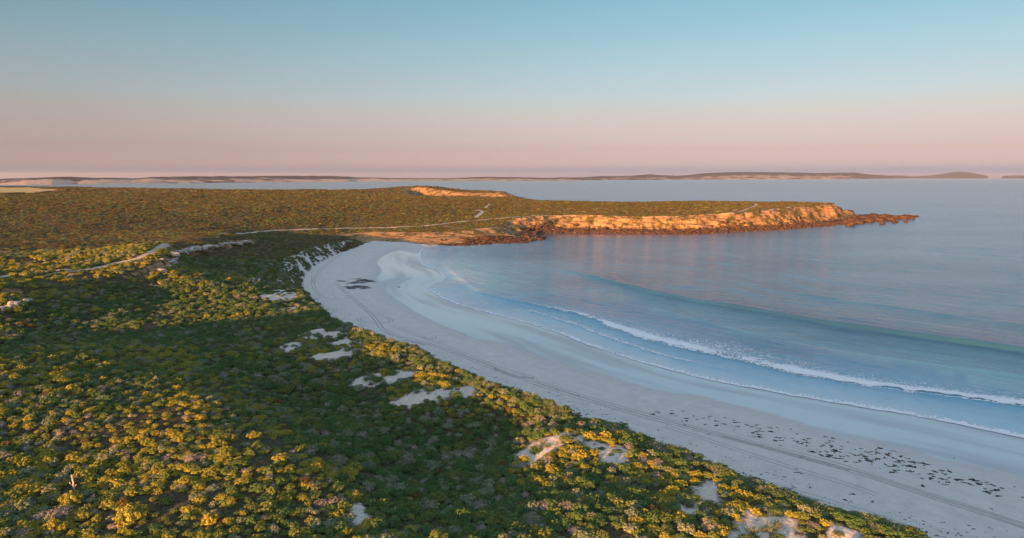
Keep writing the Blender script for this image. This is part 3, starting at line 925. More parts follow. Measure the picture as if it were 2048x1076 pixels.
def scatter(r0, r1, sp, a0=-47, a1=40):
    a0, a1 = R_(a0), R_(a1)
    xs = np.arange(r1 * math.sin(a0), r1 * math.sin(a1), sp)
    ys = np.arange(r0 * .6, r1, sp)
    X, Y = np.meshgrid(xs, ys)
    X = (X + (np.arange(len(ys)) % 2)[:, None] * sp * .5 + rs.uniform(-.48, .48, X.shape) * sp).ravel()
    Y = (Y + rs.uniform(-.48, .48, Y.shape[0] * Y.shape[1]).reshape(len(ys), -1) * sp).ravel()
    r = np.hypot(X, Y)
    a = np.arctan2(X, Y)
    k = (r >= r0) & (r < r1) & (a > a0) & (a < a1) & inside(X, Y, COAST)
    return X[k], Y[k]


ALL = []
for r0, r1, sp, s_lo, s_hi in ((60, 150, 1.2, .48, 1.25), (150, 260, 1.5, .58, 1.4), (260, 430, 2.0, .72, 1.7), (430, 800, 3.1, 1.0, 2.2), (800, 1450, 5.0, 1.6, 3.3), (1450, 2300, 11, 3.2, 6.0)):
    X, Y = scatter(r0, r1, sp)
    Z, I = ground(X, Y, True)
    sm, tm = sand_mask(X, Y), track_mask(X, Y)
    R0 = s_lo + (s_hi - s_lo) * 1.22 * rs.beta(1.25, 2.7, len(X))
    big = fbm(X / 22, Y / 22, 2)
    R0 *= 1 + .28 * big
    on_dune = I['rock'] < .5
    edge = I['t']
    slope_zone = I['rock'] >= .5
    p_keep = np.where(on_dune, np.where(edge > .22, .91, 0), np.where(edge > 1.0, .96, np.where(edge > .12, .16 + .5 * (fbm(X / 13, Y / 13, 2) > .12), 0)))
    fld = inside(X, Y, FIELD)
    open_ = fbm(X / 12 + 80, Y / 12, 3)
    p_keep = np.where(open_ > .40 - .28 * ((Z > 17.5) & (r0 > 200) & (r0 < 500)), p_keep * .35, p_keep)
    p_keep = np.where(fld, 0, p_keep)
    # bare sand and wheel tracks stay open
    k = (rs.rand(len(X)) < p_keep) & ((sm < -R0 * .50) | ((rs.rand(len(X)) < .08) & (sm < 1.6))) & (tm < -R0 * .55)
    k &= ~((np.abs(I['dss'] + 0.3) < 1.5) & (I['sa'] > .45))
    px_, py_ = project(X, Y, Z)
    k &= (px_ > -260) & (px_ < 2250) & (py_ < 1230)
    R0 = np.where(slope_zone & (edge < 1), R0 * .6, R0)
    pick = fbm(X / 16 + 7, Y / 16, 3) * .75 + rs.uniform(-.55, .55, len(X))
    far = r0 >= 430
    if not far:
        pick = pick + .30 * sst((Z - 14.5) / 2.5) + .34 * ((I['di'] > 5) & (I['di'] < 27) & (Z > 11.5)) - .45 * (I['di'] < 3) - .17 + .24 * sst((Z - 15) / 2.0) - .22 * sst((13 - Z) / 1.5)  # lit and shaded zones put into leaf colour: yellow on crests, dark in hollows
    gg = rs.rand(len(X))
    spc = np.where(pick > .30, 1, np.where(pick > -.05, 0, 2))
    if far:
        spc = np.where((spc == 1) & (gg > .25), 0, spc)
        spc = np.where((spc == 2) & (rs.rand(len(X)) < .55), 4, spc)
    spc = np.where(gg < (.02 if far else .16), 3, spc)
    spc = np.where((gg > (.10 if far else .16)) & (gg < ((.76 if r0 > 700 else .56) if far else .175)), 4, spc)
    spc = np.where(gg > (1.1 if far else .955), 5, spc)
    shp = rs.randint(0, 4, len(X))
    ALL.append(np.stack([X, Y, Z, R0, spc, shp, px_, py_], 1)[k])
ALL = np.vstack(ALL)
# single plants that stand out in the photograph
SPECIAL = [(262, 1030, 2.1, 1, 0, 'largest golden yellow shrub, a round dome close above the bottom edge'), (28, 690, 3.0, 2, 1, 'bright green low spreading shrub in the shaded hollow at the left edge'),
           (118, 1024, 1.7, 5, 3, 'broad silver grey dead shrub near the bottom left corner'), (1202, 858, 1.9, 2, 2, 'tall dark rounded shrub standing on the dune edge against the pale beach'),
           (1262, 882, 1.6, 2, 0, 'dark shrub on the dune edge right of the tall rounded one'), (770, 745, 1.5, 1, 0, 'golden round shrub on the crest of the left sand hollow above the beach'),
           (890, 768, 1.7, 1, 1, 'golden spreading shrub on the crest of the long sand hollow above the beach'), (1050, 812, 1.2, 2, 2, 'small dark shrub poking above the dune edge beside the wheel tracks')]
sp_w = hit([(a, b) for a, b, *_ in SPECIAL], .6)
for (x, y, R0, s_, h_, lab), (X, Y) in zip(SPECIAL, sp_w):
    ALL = ALL[np.hypot(ALL[:, 0] - X, ALL[:, 1] - Y) > R0 * .95]
DEAD = hit([(146, 968)], .6)[0]
ALL = ALL[np.hypot(ALL[:, 0] - DEAD[0], ALL[:, 1] - DEAD[1]) > 1.5]
dist_ = np.sqrt(ALL[:, 0] ** 2 + ALL[:, 1] ** 2 + (ALL[:, 2] - H) ** 2)
show = ALL[:, 3] / dist_
rpx = show * FPX
inf = (ALL[:, 6] > rpx * .3) & (ALL[:, 6] < 2048) & (ALL[:, 7] < 1072 + rpx * .2)
order = np.argsort(-np.where(inf, show, -1))
IND = ALL[order[:300 - len(SPECIAL)]]
REST = ALL[order[300 - len(SPECIAL):]]
print('shrubs', len(ALL))

# --- the 300 largest: one object each
ind_rows = [(X, Y, float(ground(np.array([X]), np.array([Y]))[0]), R0, s_, h_, x, y, lab) for (x, y, R0, s_, h_, lab), (X, Y) in zip(SPECIAL, sp_w)]
ind_rows += [tuple(r_) + (None,) for r_ in IND]
ia = np.array([r_[:4] for r_ in ind_rows], float)
islit = lit(ia[:, 0], ia[:, 1], ia[:, 2] + ia[:, 3] * .55)
LM = [((118, 1024), 'the dead grey shrub'), ((146, 968), 'the bleached dead branch'), ((262, 1030), 'the largest golden shrub'), ((715, 1022), 'the small pale sand patch'), ((415, 990), 'the lower left'),
      ((1537, 1050), 'the pinkish sand hollow'), ((1425, 978), 'the narrow sand chute'), ((1372, 1010), 'the sand gap'), ((1085, 890), 'the forked sand patch'), ((1690, 1062), 'the last sand patch'), ((1232, 905), 'the small sand notch'),
      ((555, 1060), 'the lower left scrub'), ((900, 1060), 'the bottom centre'), ((1130, 1050), 'the bottom edge dip'), ((20, 1060), 'the bottom left corner'), ((20, 900), 'the left edge'), ((1200, 1060), 'the lower right scrub')]
LM = [q_ for q_ in LM if q_[1] not in ('the lower left scrub', 'the bottom edge dip', 'the lower right scrub')]
ORD = ['', 'first', 'second', 'third', 'fourth', 'fifth', 'sixth', 'seventh', 'eighth', 'ninth', 'tenth', 'eleventh', 'twelfth']
NUM = ['', 'one', 'two', 'three', 'four', 'five', 'six', 'seven', 'eight', 'nine', 'ten', 'eleven', 'twelve']


def unique_labels(rows):
    """rows: (base label, photo x): tell equal ones apart by their order from the left"""
    by = {}
    for i, (b, x) in enumerate(rows):
        by.setdefault(b, []).append((x, i))
    out = [None] * len(rows)
    for b, lst in by.items():
        lst.sort()
        n = len(lst)
        for k, (x, i) in enumerate(lst):
            if n == 1:
                out[i] = b
            elif n <= 12:
                w_ = 'leftmost' if k == 0 else 'rightmost' if k == n - 1 else ORD[k + 1] + ' from left'
                out[i] = '%s, %s of %s' % (b, w_, NUM[n])
            else:
                out[i] = b
    return out


brow = []
for (X, Y, Z, R0, s_, h_, x, y, lab), L_ in zip(ind_rows, islit):
    (lx, ly), ln = min(LM, key=lambda q_: math.hypot(q_[0][0] - x, (q_[0][1] - y) * 1.5))
    dx_, dy_ = x - lx, y - ly
    rel = ('right of' if dx_ > 0 else 'left of') if abs(dx_) > abs(dy_) * 1.1 else ('below' if dy_ > 0 else 'above')
    if ln == 'the left edge' or ln in ('the bottom centre', 'the lower left') or 'corner' in ln:
        rel = 'near'
    size = 'small ' if R0 < 1.05 else 'broad ' if R0 > 1.4 else ''
    adj = ('sunlit ' if L_ else 'shaded ') + size + SHAPEN[int(h_)] + ' ' + SPN[int(s_)]
    brow.append((lab or ('%s shrub %s %s' % (adj, rel, ln)), x))
blab = unique_labels(brow)
proto_done = {}
for (X, Y, Z, R0, s_, h_, x, y, lab), L_ in zip(ind_rows, blab):
    key = (int(s_), int(h_))
    if key not in proto_done:
        o = bpy.data.objects.new('shrub', BUSH[key])
        COL.objects.link(o)
        kid = None
        if key[0] == 5:
            kid = bpy.data.objects.new('branches', TWIG[key[1] % 3])
            COL.objects.link(kid)
            kid.parent = o
        proto_done[key] = (o, kid)
    else:
        src, ksrc = proto_done[key]
        o = src.copy()
        COL.objects.link(o)
        if ksrc:
            kid = ksrc.copy()
            COL.objects.link(kid)
            kid.parent = o
    o.location = (X, Y, Z - .05)
    o.rotation_euler = (rs.uniform(-.12, .12), rs.uniform(-.12, .12), rs.uniform(0, 6.28))
    o.scale = (R0, R0 * rs.uniform(.85, 1.15), R0 * rs.uniform(.65, 1.25))
    o['label'] = L_
    o['category'] = 'shrub'
    o['group'] = 'coastal shrubs covering the dunes'


# --- everything further off: instanced scrub
def instancer(name, pts, rot, scl, idx, meshes, **props):
    pc = bpy.data.collections.new(name + '_kinds')
    for i, me in enumerate(meshes):
        pc.objects.link(bpy.data.objects.new('%s_kind.%03d' % (name, i), me))
    me = bpy.data.meshes.new(name)
    me.vertices.add(len(pts))
    me.vertices.foreach_set('co', np.asarray(pts, np.float32).ravel())
    for nm, typ, a in (('rot', 'FLOAT_VECTOR', rot), ('scl', 'FLOAT_VECTOR', scl)):
        at = me.attributes.new(nm, typ, 'POINT')
        at.data.foreach_set('vector', np.asarray(a, np.float32).ravel())
    at = me.attributes.new('idx', 'INT', 'POINT')
    at.data.foreach_set('value', np.asarray(idx, np.int32))
    me.update()
    o = link(name, me, **props)
    nt = bpy.data.node_groups.new(name, 'GeometryNodeTree')
    nt.interface.new_socket('Geometry', in_out='INPUT', socket_type='NodeSocketGeometry')
    nt.interface.new_socket('Geometry', in_out='OUTPUT', socket_type='NodeSocketGeometry')
    gi, go = nt.nodes.new('NodeGroupInput'), nt.nodes.new('NodeGroupOutput')
    ci = nt.nodes.new('GeometryNodeCollectionInfo')
    ci.inputs['Collection'].default_value = pc
    ci.inputs['Separate Children'].default_value = True
    ci.inputs['Reset Children'].default_value = True
    iop = nt.nodes.new('GeometryNodeInstanceOnPoints')
    iop.inputs['Pick Instance'].default_value = True

    def na_(nm, typ):
        q_ = nt.nodes.new('GeometryNodeInputNamedAttribute')
        q_.data_type = typ
        q_.inputs['Name'].default_value = nm
        return q_.outputs['Attribute']
    nt.links.new(gi.outputs[0], iop.inputs['Points'])
    nt.links.new(ci.outputs[0], iop.inputs['Instance'])
    nt.links.new(na_('idx', 'INT'), iop.inputs['Instance Index'])
    er = nt.nodes.new('FunctionNodeEulerToRotation')
    nt.links.new(na_('rot', 'FLOAT_VECTOR'), er.inputs[0])
    nt.links.new(er.outputs[0], iop.inputs['Rotation'])
    nt.links.new(na_('scl', 'FLOAT_VECTOR'), iop.inputs['Scale'])
    nt.links.new(iop.outputs[0], go.inputs[0])
    md = o.modifiers.new('scatter', 'NODES')
    md.node_group = nt
    return o


BM = [BUSH[i, j] for i in range(len(SPN)) for j in range(4)]


def scrub(name, A, zmul=1.0, **props):
    n = len(A)
    R0 = A[:, 3]
    rot = np.stack([rs.uniform(-.12, .12, n), rs.uniform(-.12, .12, n), rs.uniform(0, 6.28, n)], 1)
    scl = np.stack([R0, R0 * rs.uniform(.85, 1.15, n), R0 * zmul * rs.uniform(.6, 1.3, n)], 1)
    instancer(name, A[:, :3] - [0, 0, .05], rot, scl, (A[:, 4] * 4 + A[:, 5]).astype(int), BM, **props)


rr_ = np.hypot(REST[:, 0], REST[:, 1])
headm = (REST[:, 1] > 560) & (REST[:, 0] > -175) & (rr_ < 1500)
scrub('dune_scrub', REST[rr_ < 430], 1.0, kind='stuff')
scrub('plateau_scrub', REST[(rr_ >= 430) & ~headm], .38, kind='stuff')
scrub('headland_scrub', REST[(rr_ >= 430) & headm], .38, kind='stuff')

# grass tufts on the sandy slope and around the hollows
gp = []
for poly, dens in [(SLOPE, .42)] + [(p, .10) for p in SAND]:
    mn, mx = poly.min(0) - 2, poly.max(0) + 2
    n = int((mx - mn).prod() * dens * 2) + 2
    q_ = rs.uniform(mn, mx, (n, 2))
    gp.append(q_[inside(q_[:, 0], q_[:, 1], poly)])
gp = np.vstack(gp)
streak = fbm((gp[:, 0] + gp[:, 1] * .4) / 3.2, (gp[:, 1] - gp[:, 0] * .4) / 9, 3)
gp = gp[streak > -.12]
# low runners along the foot of the dune
di_s = np.vstack([INL[2:17, :2]])
rim = smooth_line(di_s, 60)
rim = rim[rs.rand(len(rim)) < .8]
rim = rim + rs.normal(size=rim.shape) * 1.2
gp = np.vstack([gp, rim])
gz = ground(gp[:, 0], gp[:, 1])
n = len(gp)
gs = rs.uniform(.5, 1.25, n)
instancer('dune_grass', np.stack([gp[:, 0], gp[:, 1], gz - .03], 1), np.stack([np.zeros(n), np.zeros(n), rs.uniform(0, 6.28, n)], 1), np.stack([gs * 1.2, gs * 1.2, gs * .8], 1),
          rs.randint(0, 5, n), GRASS + [BUSH[0, 1], BUSH[2, 3]], kind='stuff')

# ------------------------------------------------------------------ rocks
def rock_mat(name, cols, sc=1.2):
    m, gr, out = new_mat(name)
    p = gr.pos()
    n = gr.noise(p, sc, 6, .65)
    c = gr.ramp(n, cols)
    nd = bump(gr, gr.noise(p, sc * 2.5, 5, .65), .8, .4)
    bsdf(gr, out, **{'Base Color': c, 'Roughness': .9, 'Specular IOR Level': .2, 'Normal': nd})
    return m


M_LIME = rock_mat('limestone', [(.3, (.20, .17, .14)), (.5, (.42, .36, .30)), (.7, (.58, .50, .42))], .7)
M_GRAN = rock_mat('dark_granite', [(.3, (.020, .013, .010)), (.52, (.072, .042, .027)), (.72, (.16, .10, .062))], .5)


def rock_mesh(name, seed, mat, flat=.6, n=10, m=7, blocky=.35):
    r = np.random.RandomState(seed)
    vs = []
    o_ = r.uniform(0, 50, 2)
    for i in range(m + 1):
        ph = -math.pi / 2 + math.pi * i / m
        for j in range(n):
            a = 2 * math.pi * j / n
            d = np.array([math.cos(ph) * math.cos(a), math.cos(ph) * math.sin(a), math.sin(ph)])
            d = d / (np.abs(d) ** (1 / blocky)).sum() ** blocky if blocky < .9 else d
            k = 1 + .30 * float(fbm(np.array([d[0] * 1.6 + d[2] + o_[0]]), np.array([d[1] * 1.6 - d[2] + o_[1]]), 3)[0]) + r.uniform(-.07, .07)
            vs.append(d * k * np.array([1, 1, flat]))
    fs = []
    for i in range(m):
        for j in range(n):
            fs.append((i * n + j, i * n + (j + 1) % n, (i + 1) * n + (j + 1) % n, (i + 1) * n + j))
    return mesh_np(name, np.array(vs), np.array(fs), mat, smooth=False)


LROCK = [rock_mesh('limestone_block', 20 + k, M_LIME, .62) for k in range(5)]
GROCK = [rock_mesh('granite_rock', 40 + k, M_GRAN, .7, blocky=.45) for k in range(6)]

# limestone outcrops along the scarp
OUT = [([(322, 541), (334, 533), (344, 526), (350, 519)], 1.5, 'low limestone ledge at the near end of the scarp below the sandy path'),
       ([(347, 509), (357, 505), (367, 503)], 1.9, 'pale limestone brow jutting out at the corner of the scarp'),
       ([(376, 502), (387, 499), (397, 497), (406, 496), (414, 494)], 2.1, 'blocky limestone face in the middle of the scarp over the dark hollow'),
       ([(428, 492), (440, 491), (452, 489), (464, 488), (476, 487), (488, 485), (498, 484)], 1.7, 'long stepped limestone ledge at the far end of the scarp'),
       ([(2, 617), (16, 614), (30, 611), (44, 607), (54, 604)], 1.5, 'pale limestone ledge at the left edge of the picture')]
for pts, sz, lab in OUT:
    w = hit(pts, .3)
    e = bpy.data.objects.new('limestone_outcrop', None)
    COL.objects.link(e)
    c0 = w.mean(0)
    z0 = float(ground(np.array([c0[0]]), np.array([c0[1]]))[0])
    e.location = (c0[0], c0[1], z0)
    e['label'] = lab
    e['category'] = 'rock outcrop'
    for i, (X, Y) in enumerate(w):
        for k in range(2):
            a = sz * rs.uniform(.8, 1.35) * (1 if k == 0 else .6)
            x_, y_ = X + rs.uniform(-1, 1) * (.3 + 1.6 * k), Y + rs.uniform(-1, 1) * (.3 + 1.6 * k)
            z_ = float(ground(np.array([x_]), np.array([y_]))[0])
            b = bpy.data.objects.new('limestone_block', LROCK[(i * 2 + k) % 5])
            COL.objects.link(b)
            b.parent = e
            b.location = (x_ - c0[0], y_ - c0[1], z_ - z0 + a * .25)
            b.rotation_euler = (rs.uniform(-.15, .15), rs.uniform(-.15, .15), rs.uniform(0, 6.28))
            b.scale = (a * 1.35, a, a * rs.uniform(.75, 1.0))

# boulders at the tip of the headland, told apart from the seaward end inwards
TIP = [(1822, 434, 4.2), (1806, 434, 6.0), (1792, 434, 6.0), (1779, 437, 6.2), (1766, 433, 6.8), (1757, 438, 5.6), (1745, 432, 7.2), (1738, 440, 6.0), (1727, 435, 7.2), (1717, 443, 5.6), (1708, 440, 6.0), (1700, 447, 5.0), (1790, 441, 3.2), (1765, 444, 3.2), (1812, 440, 2.2)]
tw = hit([(a, b) for a, b, _ in TIP])
for i, ((x, y, s_), (X, Y)) in enumerate(zip(TIP, tw)):
    X, Y = P(x, y + 3, 1.0)
    o = link('boulder', GROCK[i % 6], None, (X, Y, .3 + s_ * .28))
    o.rotation_euler = (rs.uniform(-.3, .3), rs.uniform(-.3, .3), rs.uniform(0, 6.28))
    o.scale = (s_ * 1.35, s_ * 1.1, s_ * .85)
    o['category'] = 'boulder'
    o['group'] = 'dark boulders off the headland tip'
    o['label'] = ('%s dark granite boulder counted from the seaward end of the headland tip' % (ORD + ['thirteenth', 'fourteenth', 'fifteenth'])[i + 1]) if i < 12 else 'low dark rock awash before the headland tip, %s of three from left' % {12: 'second', 13: 'first', 14: 'third'}[i]

# reef flat: dark weedy rocks in the water at the far end of the beach
REEF = np.array([P(x, y) for x, y in [(862, 488), (905, 492), (960, 490), (1010, 487), (1050, 485), (1069, 481), (1071, 478), (1045, 474), (1015, 476), (985, 481), (930, 484), (885, 486.5)]])
mn, mx = REEF.min(0), REEF.max(0)
q_ = rs.uniform(mn, mx, (5200, 2))
q_ = q_[inside(q_[:, 0], q_[:, 1], REEF)]
q_ = q_[fbm(q_[:, 0] / 16, q_[:, 1] / 10, 3) > -.22]
rz = np.maximum(ground(q_[:, 0], q_[:, 1]), -.3)
# loose rock along the foot of the cliffs
cl = smooth_line(np.array(rock_coast[4:]), 30)
cl = np.repeat(cl, 7, 0)
cl = cl + rs.normal(size=cl.shape) * [5.5, 5.5] + [0, 5.0]
cz = ground(cl[:, 0], cl[:, 1])
kk = cz > -1.2
cl, cz = cl[kk], cz[kk]
# blocks fallen down the slope near the tip
sl = np.array([P(x, y, 9) for x, y in zip(rs.uniform(1560, 1725, 420), rs.uniform(420, 446, 420))])
slz, sli = ground(sl[:, 0], sl[:, 1], True)
kk = (sli['t'] > 0) & (sli['t'] < .9)
sl, slz = sl[kk], slz[kk]
rp = np.vstack([np.c_[q_, rz], np.c_[cl, cz], np.c_[sl, slz]])
n = len(rp)
ss = np.r_[rs.uniform(.6, 1.9, len(q_)), rs.uniform(.5, 2.6, len(cl)), rs.uniform(.5, 1.7, len(sl))]
ss *= rs.choice([.6, 1, 1, 1.5], n)
instancer('shore_rocks', rp, np.stack([rs.uniform(-.4, .4, n), rs.uniform(-.4, .4, n), rs.uniform(0, 6.28, n)], 1),
          np.stack([ss * 1.3, ss, ss * np.r_[np.full(len(q_), .38), np.full(len(cl) + len(sl), .7)]], 1), rs.randint(0, 6, n), GROCK, kind='stuff')
# a few big flat rocks of the reef
RF = [(905, 489, 4), (932, 486, 5), (958, 488, 5), (985, 485, 5.5), (1012, 483, 6), (1040, 481, 6.5), (1058, 479, 5), (1030, 474, 5)]
rl = ['first', 'second', 'third', 'fourth', 'fifth', 'sixth', 'seventh']
for i, (x, y, s_) in enumerate(RF):
    X, Y = P(x, y, .3)
    o = link('reef_rock', GROCK[(i * 5 + 1) % 6], None, (X, Y, .2))
    o.rotation_euler = (0, 0, rs.uniform(-.5, .5))
    o.scale = (s_ * 1.5, s_ * 1.1, s_ * .22)
    o['category'] = 'rock'
    o['group'] = 'flat dark reef rocks at the far end of the beach'
    o['label'] = 'flat dark reef rock at the far beach end, %s from the left' % rl[i] if i < 7 else 'dark reef rock behind the others at the foot of the lit bluff'

# ------------------------------------------------------------------ bleached dead branch in the scrub
def tube(bm, pts, rad0, rad1, n=6):
    pts = [Vector(p_) for p_ in pts]
    rings = []
    for i, p_ in enumerate(pts):
        d = (pts[min(i + 1, len(pts) - 1)] - pts[max(i - 1, 0)]).normalized()
        a = d.orthogonal().normalized()
        b = d.cross(a)
        w = rad0 + (rad1 - rad0) * i / (len(pts) - 1)
        rings.append([bm.verts.new(p_ + (a * math.cos(2 * math.pi * k / n) + b * math.sin(2 * math.pi * k / n)) * w) for k in range(n)])
    for r0_, r1_ in zip(rings, rings[1:]):
        for k in range(n):
            bm.faces.new((r0_[k], r0_[(k + 1) % n], r1_[(k + 1) % n], r1_[k]))
    bm.faces.new(rings[0][::-1])
    bm.faces.new(rings[-1])


M_WOOD = rock_mat('bleached_wood', [(.3, (.42, .38, .33)), (.6, (.60, .56, .50))], 3)
dz_ = float(ground(DEAD[None, 0], DEAD[None, 1])[0])
eb = bpy.data.objects.new('dead_branch', None)
COL.objects.link(eb)
eb.location = (DEAD[0], DEAD[1], dz_)
eb['label'] = 'bleached forked dead branch standing in the dark scrub near the bottom left'
eb['category'] = 'dead branch'
for pl, r0_, r1_ in (([(0, 0, -.1), (.04, .05, .7), (-.05, .05, 1.4), (-.12, .02, 1.95)], .13, .09), ([(.0, 0, .35), (-.28, -.1, .62), (-.42, -.1, .95)], .08, .04), ([(.55, -.75, -.1), (.75, -.8, .55), (1.0, -.8, .95)], .08, .045), ([(.72, -.8, .45), (.5, -.85, .78)], .05, .03)):
    bm = bmesh.new()
    tube(bm, pl, r0_, r1_)
    me = bpy.data.meshes.new('limb')
    bm.to_mesh(me)
    bm.free()
    me.materials.append(M_WOOD)
    link('limb', me, eb)

# ------------------------------------------------------------------ seaweed on the sand
def kelp_mat():
    m, gr, out = new_mat('kelp')
    c = gr.ramp(gr.noise(gr.pos(), 3, 3), [(.3, (.014, .011, .009)), (.7, (.055, .040, .028))])
    bsdf(gr, out, **{'Base Color': c, 'Roughness': .45})
    return m


M_KELP = kelp_mat()


def kelp_mesh(seed, kind):
    r = np.random.RandomState(seed)
    bm = bmesh.new()
    n, L, w = {'long': (3, 1.35, .09), 'tangled': (6, .85, .10), 'round': (4, .34, .14), 'forked': (4, 1.0, .10), 'matted': (10, .85, .13)}[kind]
    for i in range(n):
        a = r.uniform(-.5, .5) if kind == 'long' else r.uniform(0, 2 * math.pi) if kind in ('round', 'matted', 'tangled') else [0.2, .9, 3.3, -.3][i]
        p_ = np.array([r.normal() * .22 * L, r.normal() * .16 * L]) if kind != 'forked' else np.zeros(2)
        lp, rp_ = [], []
        k = 6
        for q in range(k):
            f = q / (k - 1)
            ww = w * (.35 + math.sin(math.pi * min(f + .12, 1)) * .9) * r.uniform(.7, 1.3)
            zz = .05 + .16 * math.sin(math.pi * f) * r.uniform(.5, 1.2)
            nx, ny = -math.sin(a), math.cos(a)
            lp.append(bm.verts.new((p_[0] + nx * ww, p_[1] + ny * ww, 0.0)))
            rp_.append((bm.verts.new((p_[0], p_[1], zz)), bm.verts.new((p_[0] - nx * ww, p_[1] - ny * ww, 0.0))))
            p_ = p_ + np.array([math.cos(a), math.sin(a)]) * L / k
            a += r.uniform(-.6, .6)
        for q in range(k - 1):
            bm.faces.new((lp[q], lp[q + 1], rp_[q + 1][0], rp_[q][0]))
            bm.faces.new((rp_[q][0], rp_[q + 1][0], rp_[q + 1][1], rp_[q][1]))
    me = bpy.data.meshes.new('kelp_clump')
    bm.to_mesh(me)
    bm.free()
    me.materials.append(M_KELP)
    return me


KIND = ['long', 'tangled', 'round', 'forked', 'matted']
KW = {'long': 'thin', 'tangled': 'tangled', 'round': 'small', 'forked': 'forked', 'matted': 'matted'}
KELP = {k: [kelp_mesh(300 + i * 7 + j, k) for j in range(3)] for i, k in enumerate(KIND)}
MID = np.array([(1285, 817), (1348, 831), (1420, 842), (1485, 854), (1560, 873), (1621, 890), (1690, 905), (1740, 916), (1792, 926), (1861, 940), (1929, 962), (1990, 980), (2048, 996)], float)
dens = np.interp(np.arange(1285, 2049), [1285, 1400, 1500, 1560, 1640, 1700, 1790, 1840, 1900, 1960, 2048], [.25, .45, .7, .9, 1.1, 1.25, 1.2, 1.0, .7, .4, .25])
krow = []
xsx = rs.choice(np.arange(1285, 2049), 230, p=dens / dens.sum())
# the pieces lie in little heaps
cent = rs.choice(xsx, 40, replace=False)
offc = rs.uniform(-11, 11, 40)
for i in range(230):
    if i % 5 < 2:
        j = rs.randint(40)
        x = cent[j] + rs.normal() * 11
        off = offc[j] + rs.normal() * 4.5
    else:
        x = xsx[i] + rs.uniform(-5, 5)
        off = rs.normal() * 9.5
    x = float(np.clip(x, 1283, 2046))
    hw = np.interp(x, [1285, 1500, 1700, 2048], [.7, 1, 1.15, .9])
    y = np.interp(x, MID[:, 0], MID[:, 1]) + off * hw
    kd = KIND[rs.choice(5, p=[.26, .26, .18, .14, .16])]
    part = 'at the thin left end' if x < 1480 else 'left of the heaps' if x < 1610 else 'among the densest heaps' if x < 1720 else 'right of the heaps' if x < 1830 else 'at the scattered right end'
    rowp = 'seaward' if off * hw < -6 else 'landward' if off * hw > 6 else 'mid-line'
    krow.append((x, y, kd, '%s %s kelp clump %s' % (rowp, KW[kd], part)))
EXTRA = [(1628, 905, 'matted', 'lone dark kelp clump on the dry sand landward of the wheel tracks'), (1600, 946, 'long', 'lone kelp strip on dry sand between tracks and dune'), (1704, 989, 'forked', 'forked kelp on the dry sand near the dune foot'),
         (1690, 1000, 'tangled', 'tangled kelp on dry sand near the dune foot'), (1845, 972, 'matted', 'kelp clump just below the kelp line by the wheel tracks'), (1768, 890, 'round', 'lone small kelp piece on the wet sand'), (1908, 917, 'round', 'small kelp speck far out on the wet sand at right'),
         (797, 574, 'matted', 'small dark kelp heap alone on the shining wet sand in the cove'), (1987, 1019, 'long', 'kelp strip on dry sand near the right edge'), (1500, 915, 'round', 'small kelp piece on the wheel tracks')]
klab = unique_labels([(b[3], b[0]) for b in krow])
kall = [(x, y, kd, lb, 'kelp clumps along the tide line') for (x, y, kd, _), lb in zip(krow, klab)] + [(x, y, kd, lb, None) for x, y, kd, lb in EXTRA]
kw_ = np.array(hit([(x, y) for x, y, *_ in kall]))
kz = ground(kw_[:, 0], kw_[:, 1])
src = {}
for (x, y, kd, lb, gp_), (X, Y), Z in zip(kall, kw_, kz):
    me = KELP[kd][rs.randint(3)]
    if me.name in src:
        o = src[me.name].copy()
        COL.objects.link(o)
    else:
        o = bpy.data.objects.new('kelp_clump', me)
        COL.objects.link(o)
        src[me.name] = o
    o.location = (X, Y, Z + .005)
    o.rotation_euler = (0, 0, rs.normal() * .5 + (3.14 if rs.rand() < .5 else 0) - .25)
    s_ = rs.uniform(.42, .88) * (1.9 if (x, y) == (797, 574) else 1)
    o.scale = (s_ * 1.15, s_ * .75, s_)
    o['label'] = lb
    o['category'] = 'kelp'
    if gp_:
        o['group'] = gp_
# the two dark banks of weed on the sand of the cove
for (cx, cy, rx, ry, lab) in ((710, 562.5, 32, 5.0, 'upper dark bank of seaweed lying on the sand of the cove'), (713, 575, 23, 3.6, 'lower dark bank of seaweed lying on the sand of the cove')):
    bm = bmesh.new()
    cand = rs.uniform(-1, 1, (700, 2))
    cand = cand[((cand ** 2).sum(1) < 1) & (fbm(cand[:, 0] * 2.6 + cx, cand[:, 1] * 2.6 + cy, 3) > .06)][:130]
    for q_ in hit(cand * [rx, ry] + [cx, cy]):
        z_ = float(ground(q_[None, 0], q_[None, 1])[0])
        k = 7
        rr0 = rs.uniform(.5, 1.5)
        top_ = bm.verts.new((q_[0], q_[1], z_ + rs.uniform(.12, .35)))
        ring = [bm.verts.new((q_[0] + math.cos(2 * math.pi * j / k) * rr0 * rs.uniform(.6, 1.6) * 1.9, q_[1] + math.sin(2 * math.pi * j / k) * rr0 * rs.uniform(.4, .9), z_ - .01)) for j in range(k)]
        for j in range(k):
            bm.faces.new((top_, ring[j], ring[(j + 1) % k]))
    me = bpy.data.meshes.new('seaweed_bank')
    bm.to_mesh(me)
    bm.free()
    me.materials.append(M_KELP)
    link('seaweed_bank', me, label=lab, category='seaweed')
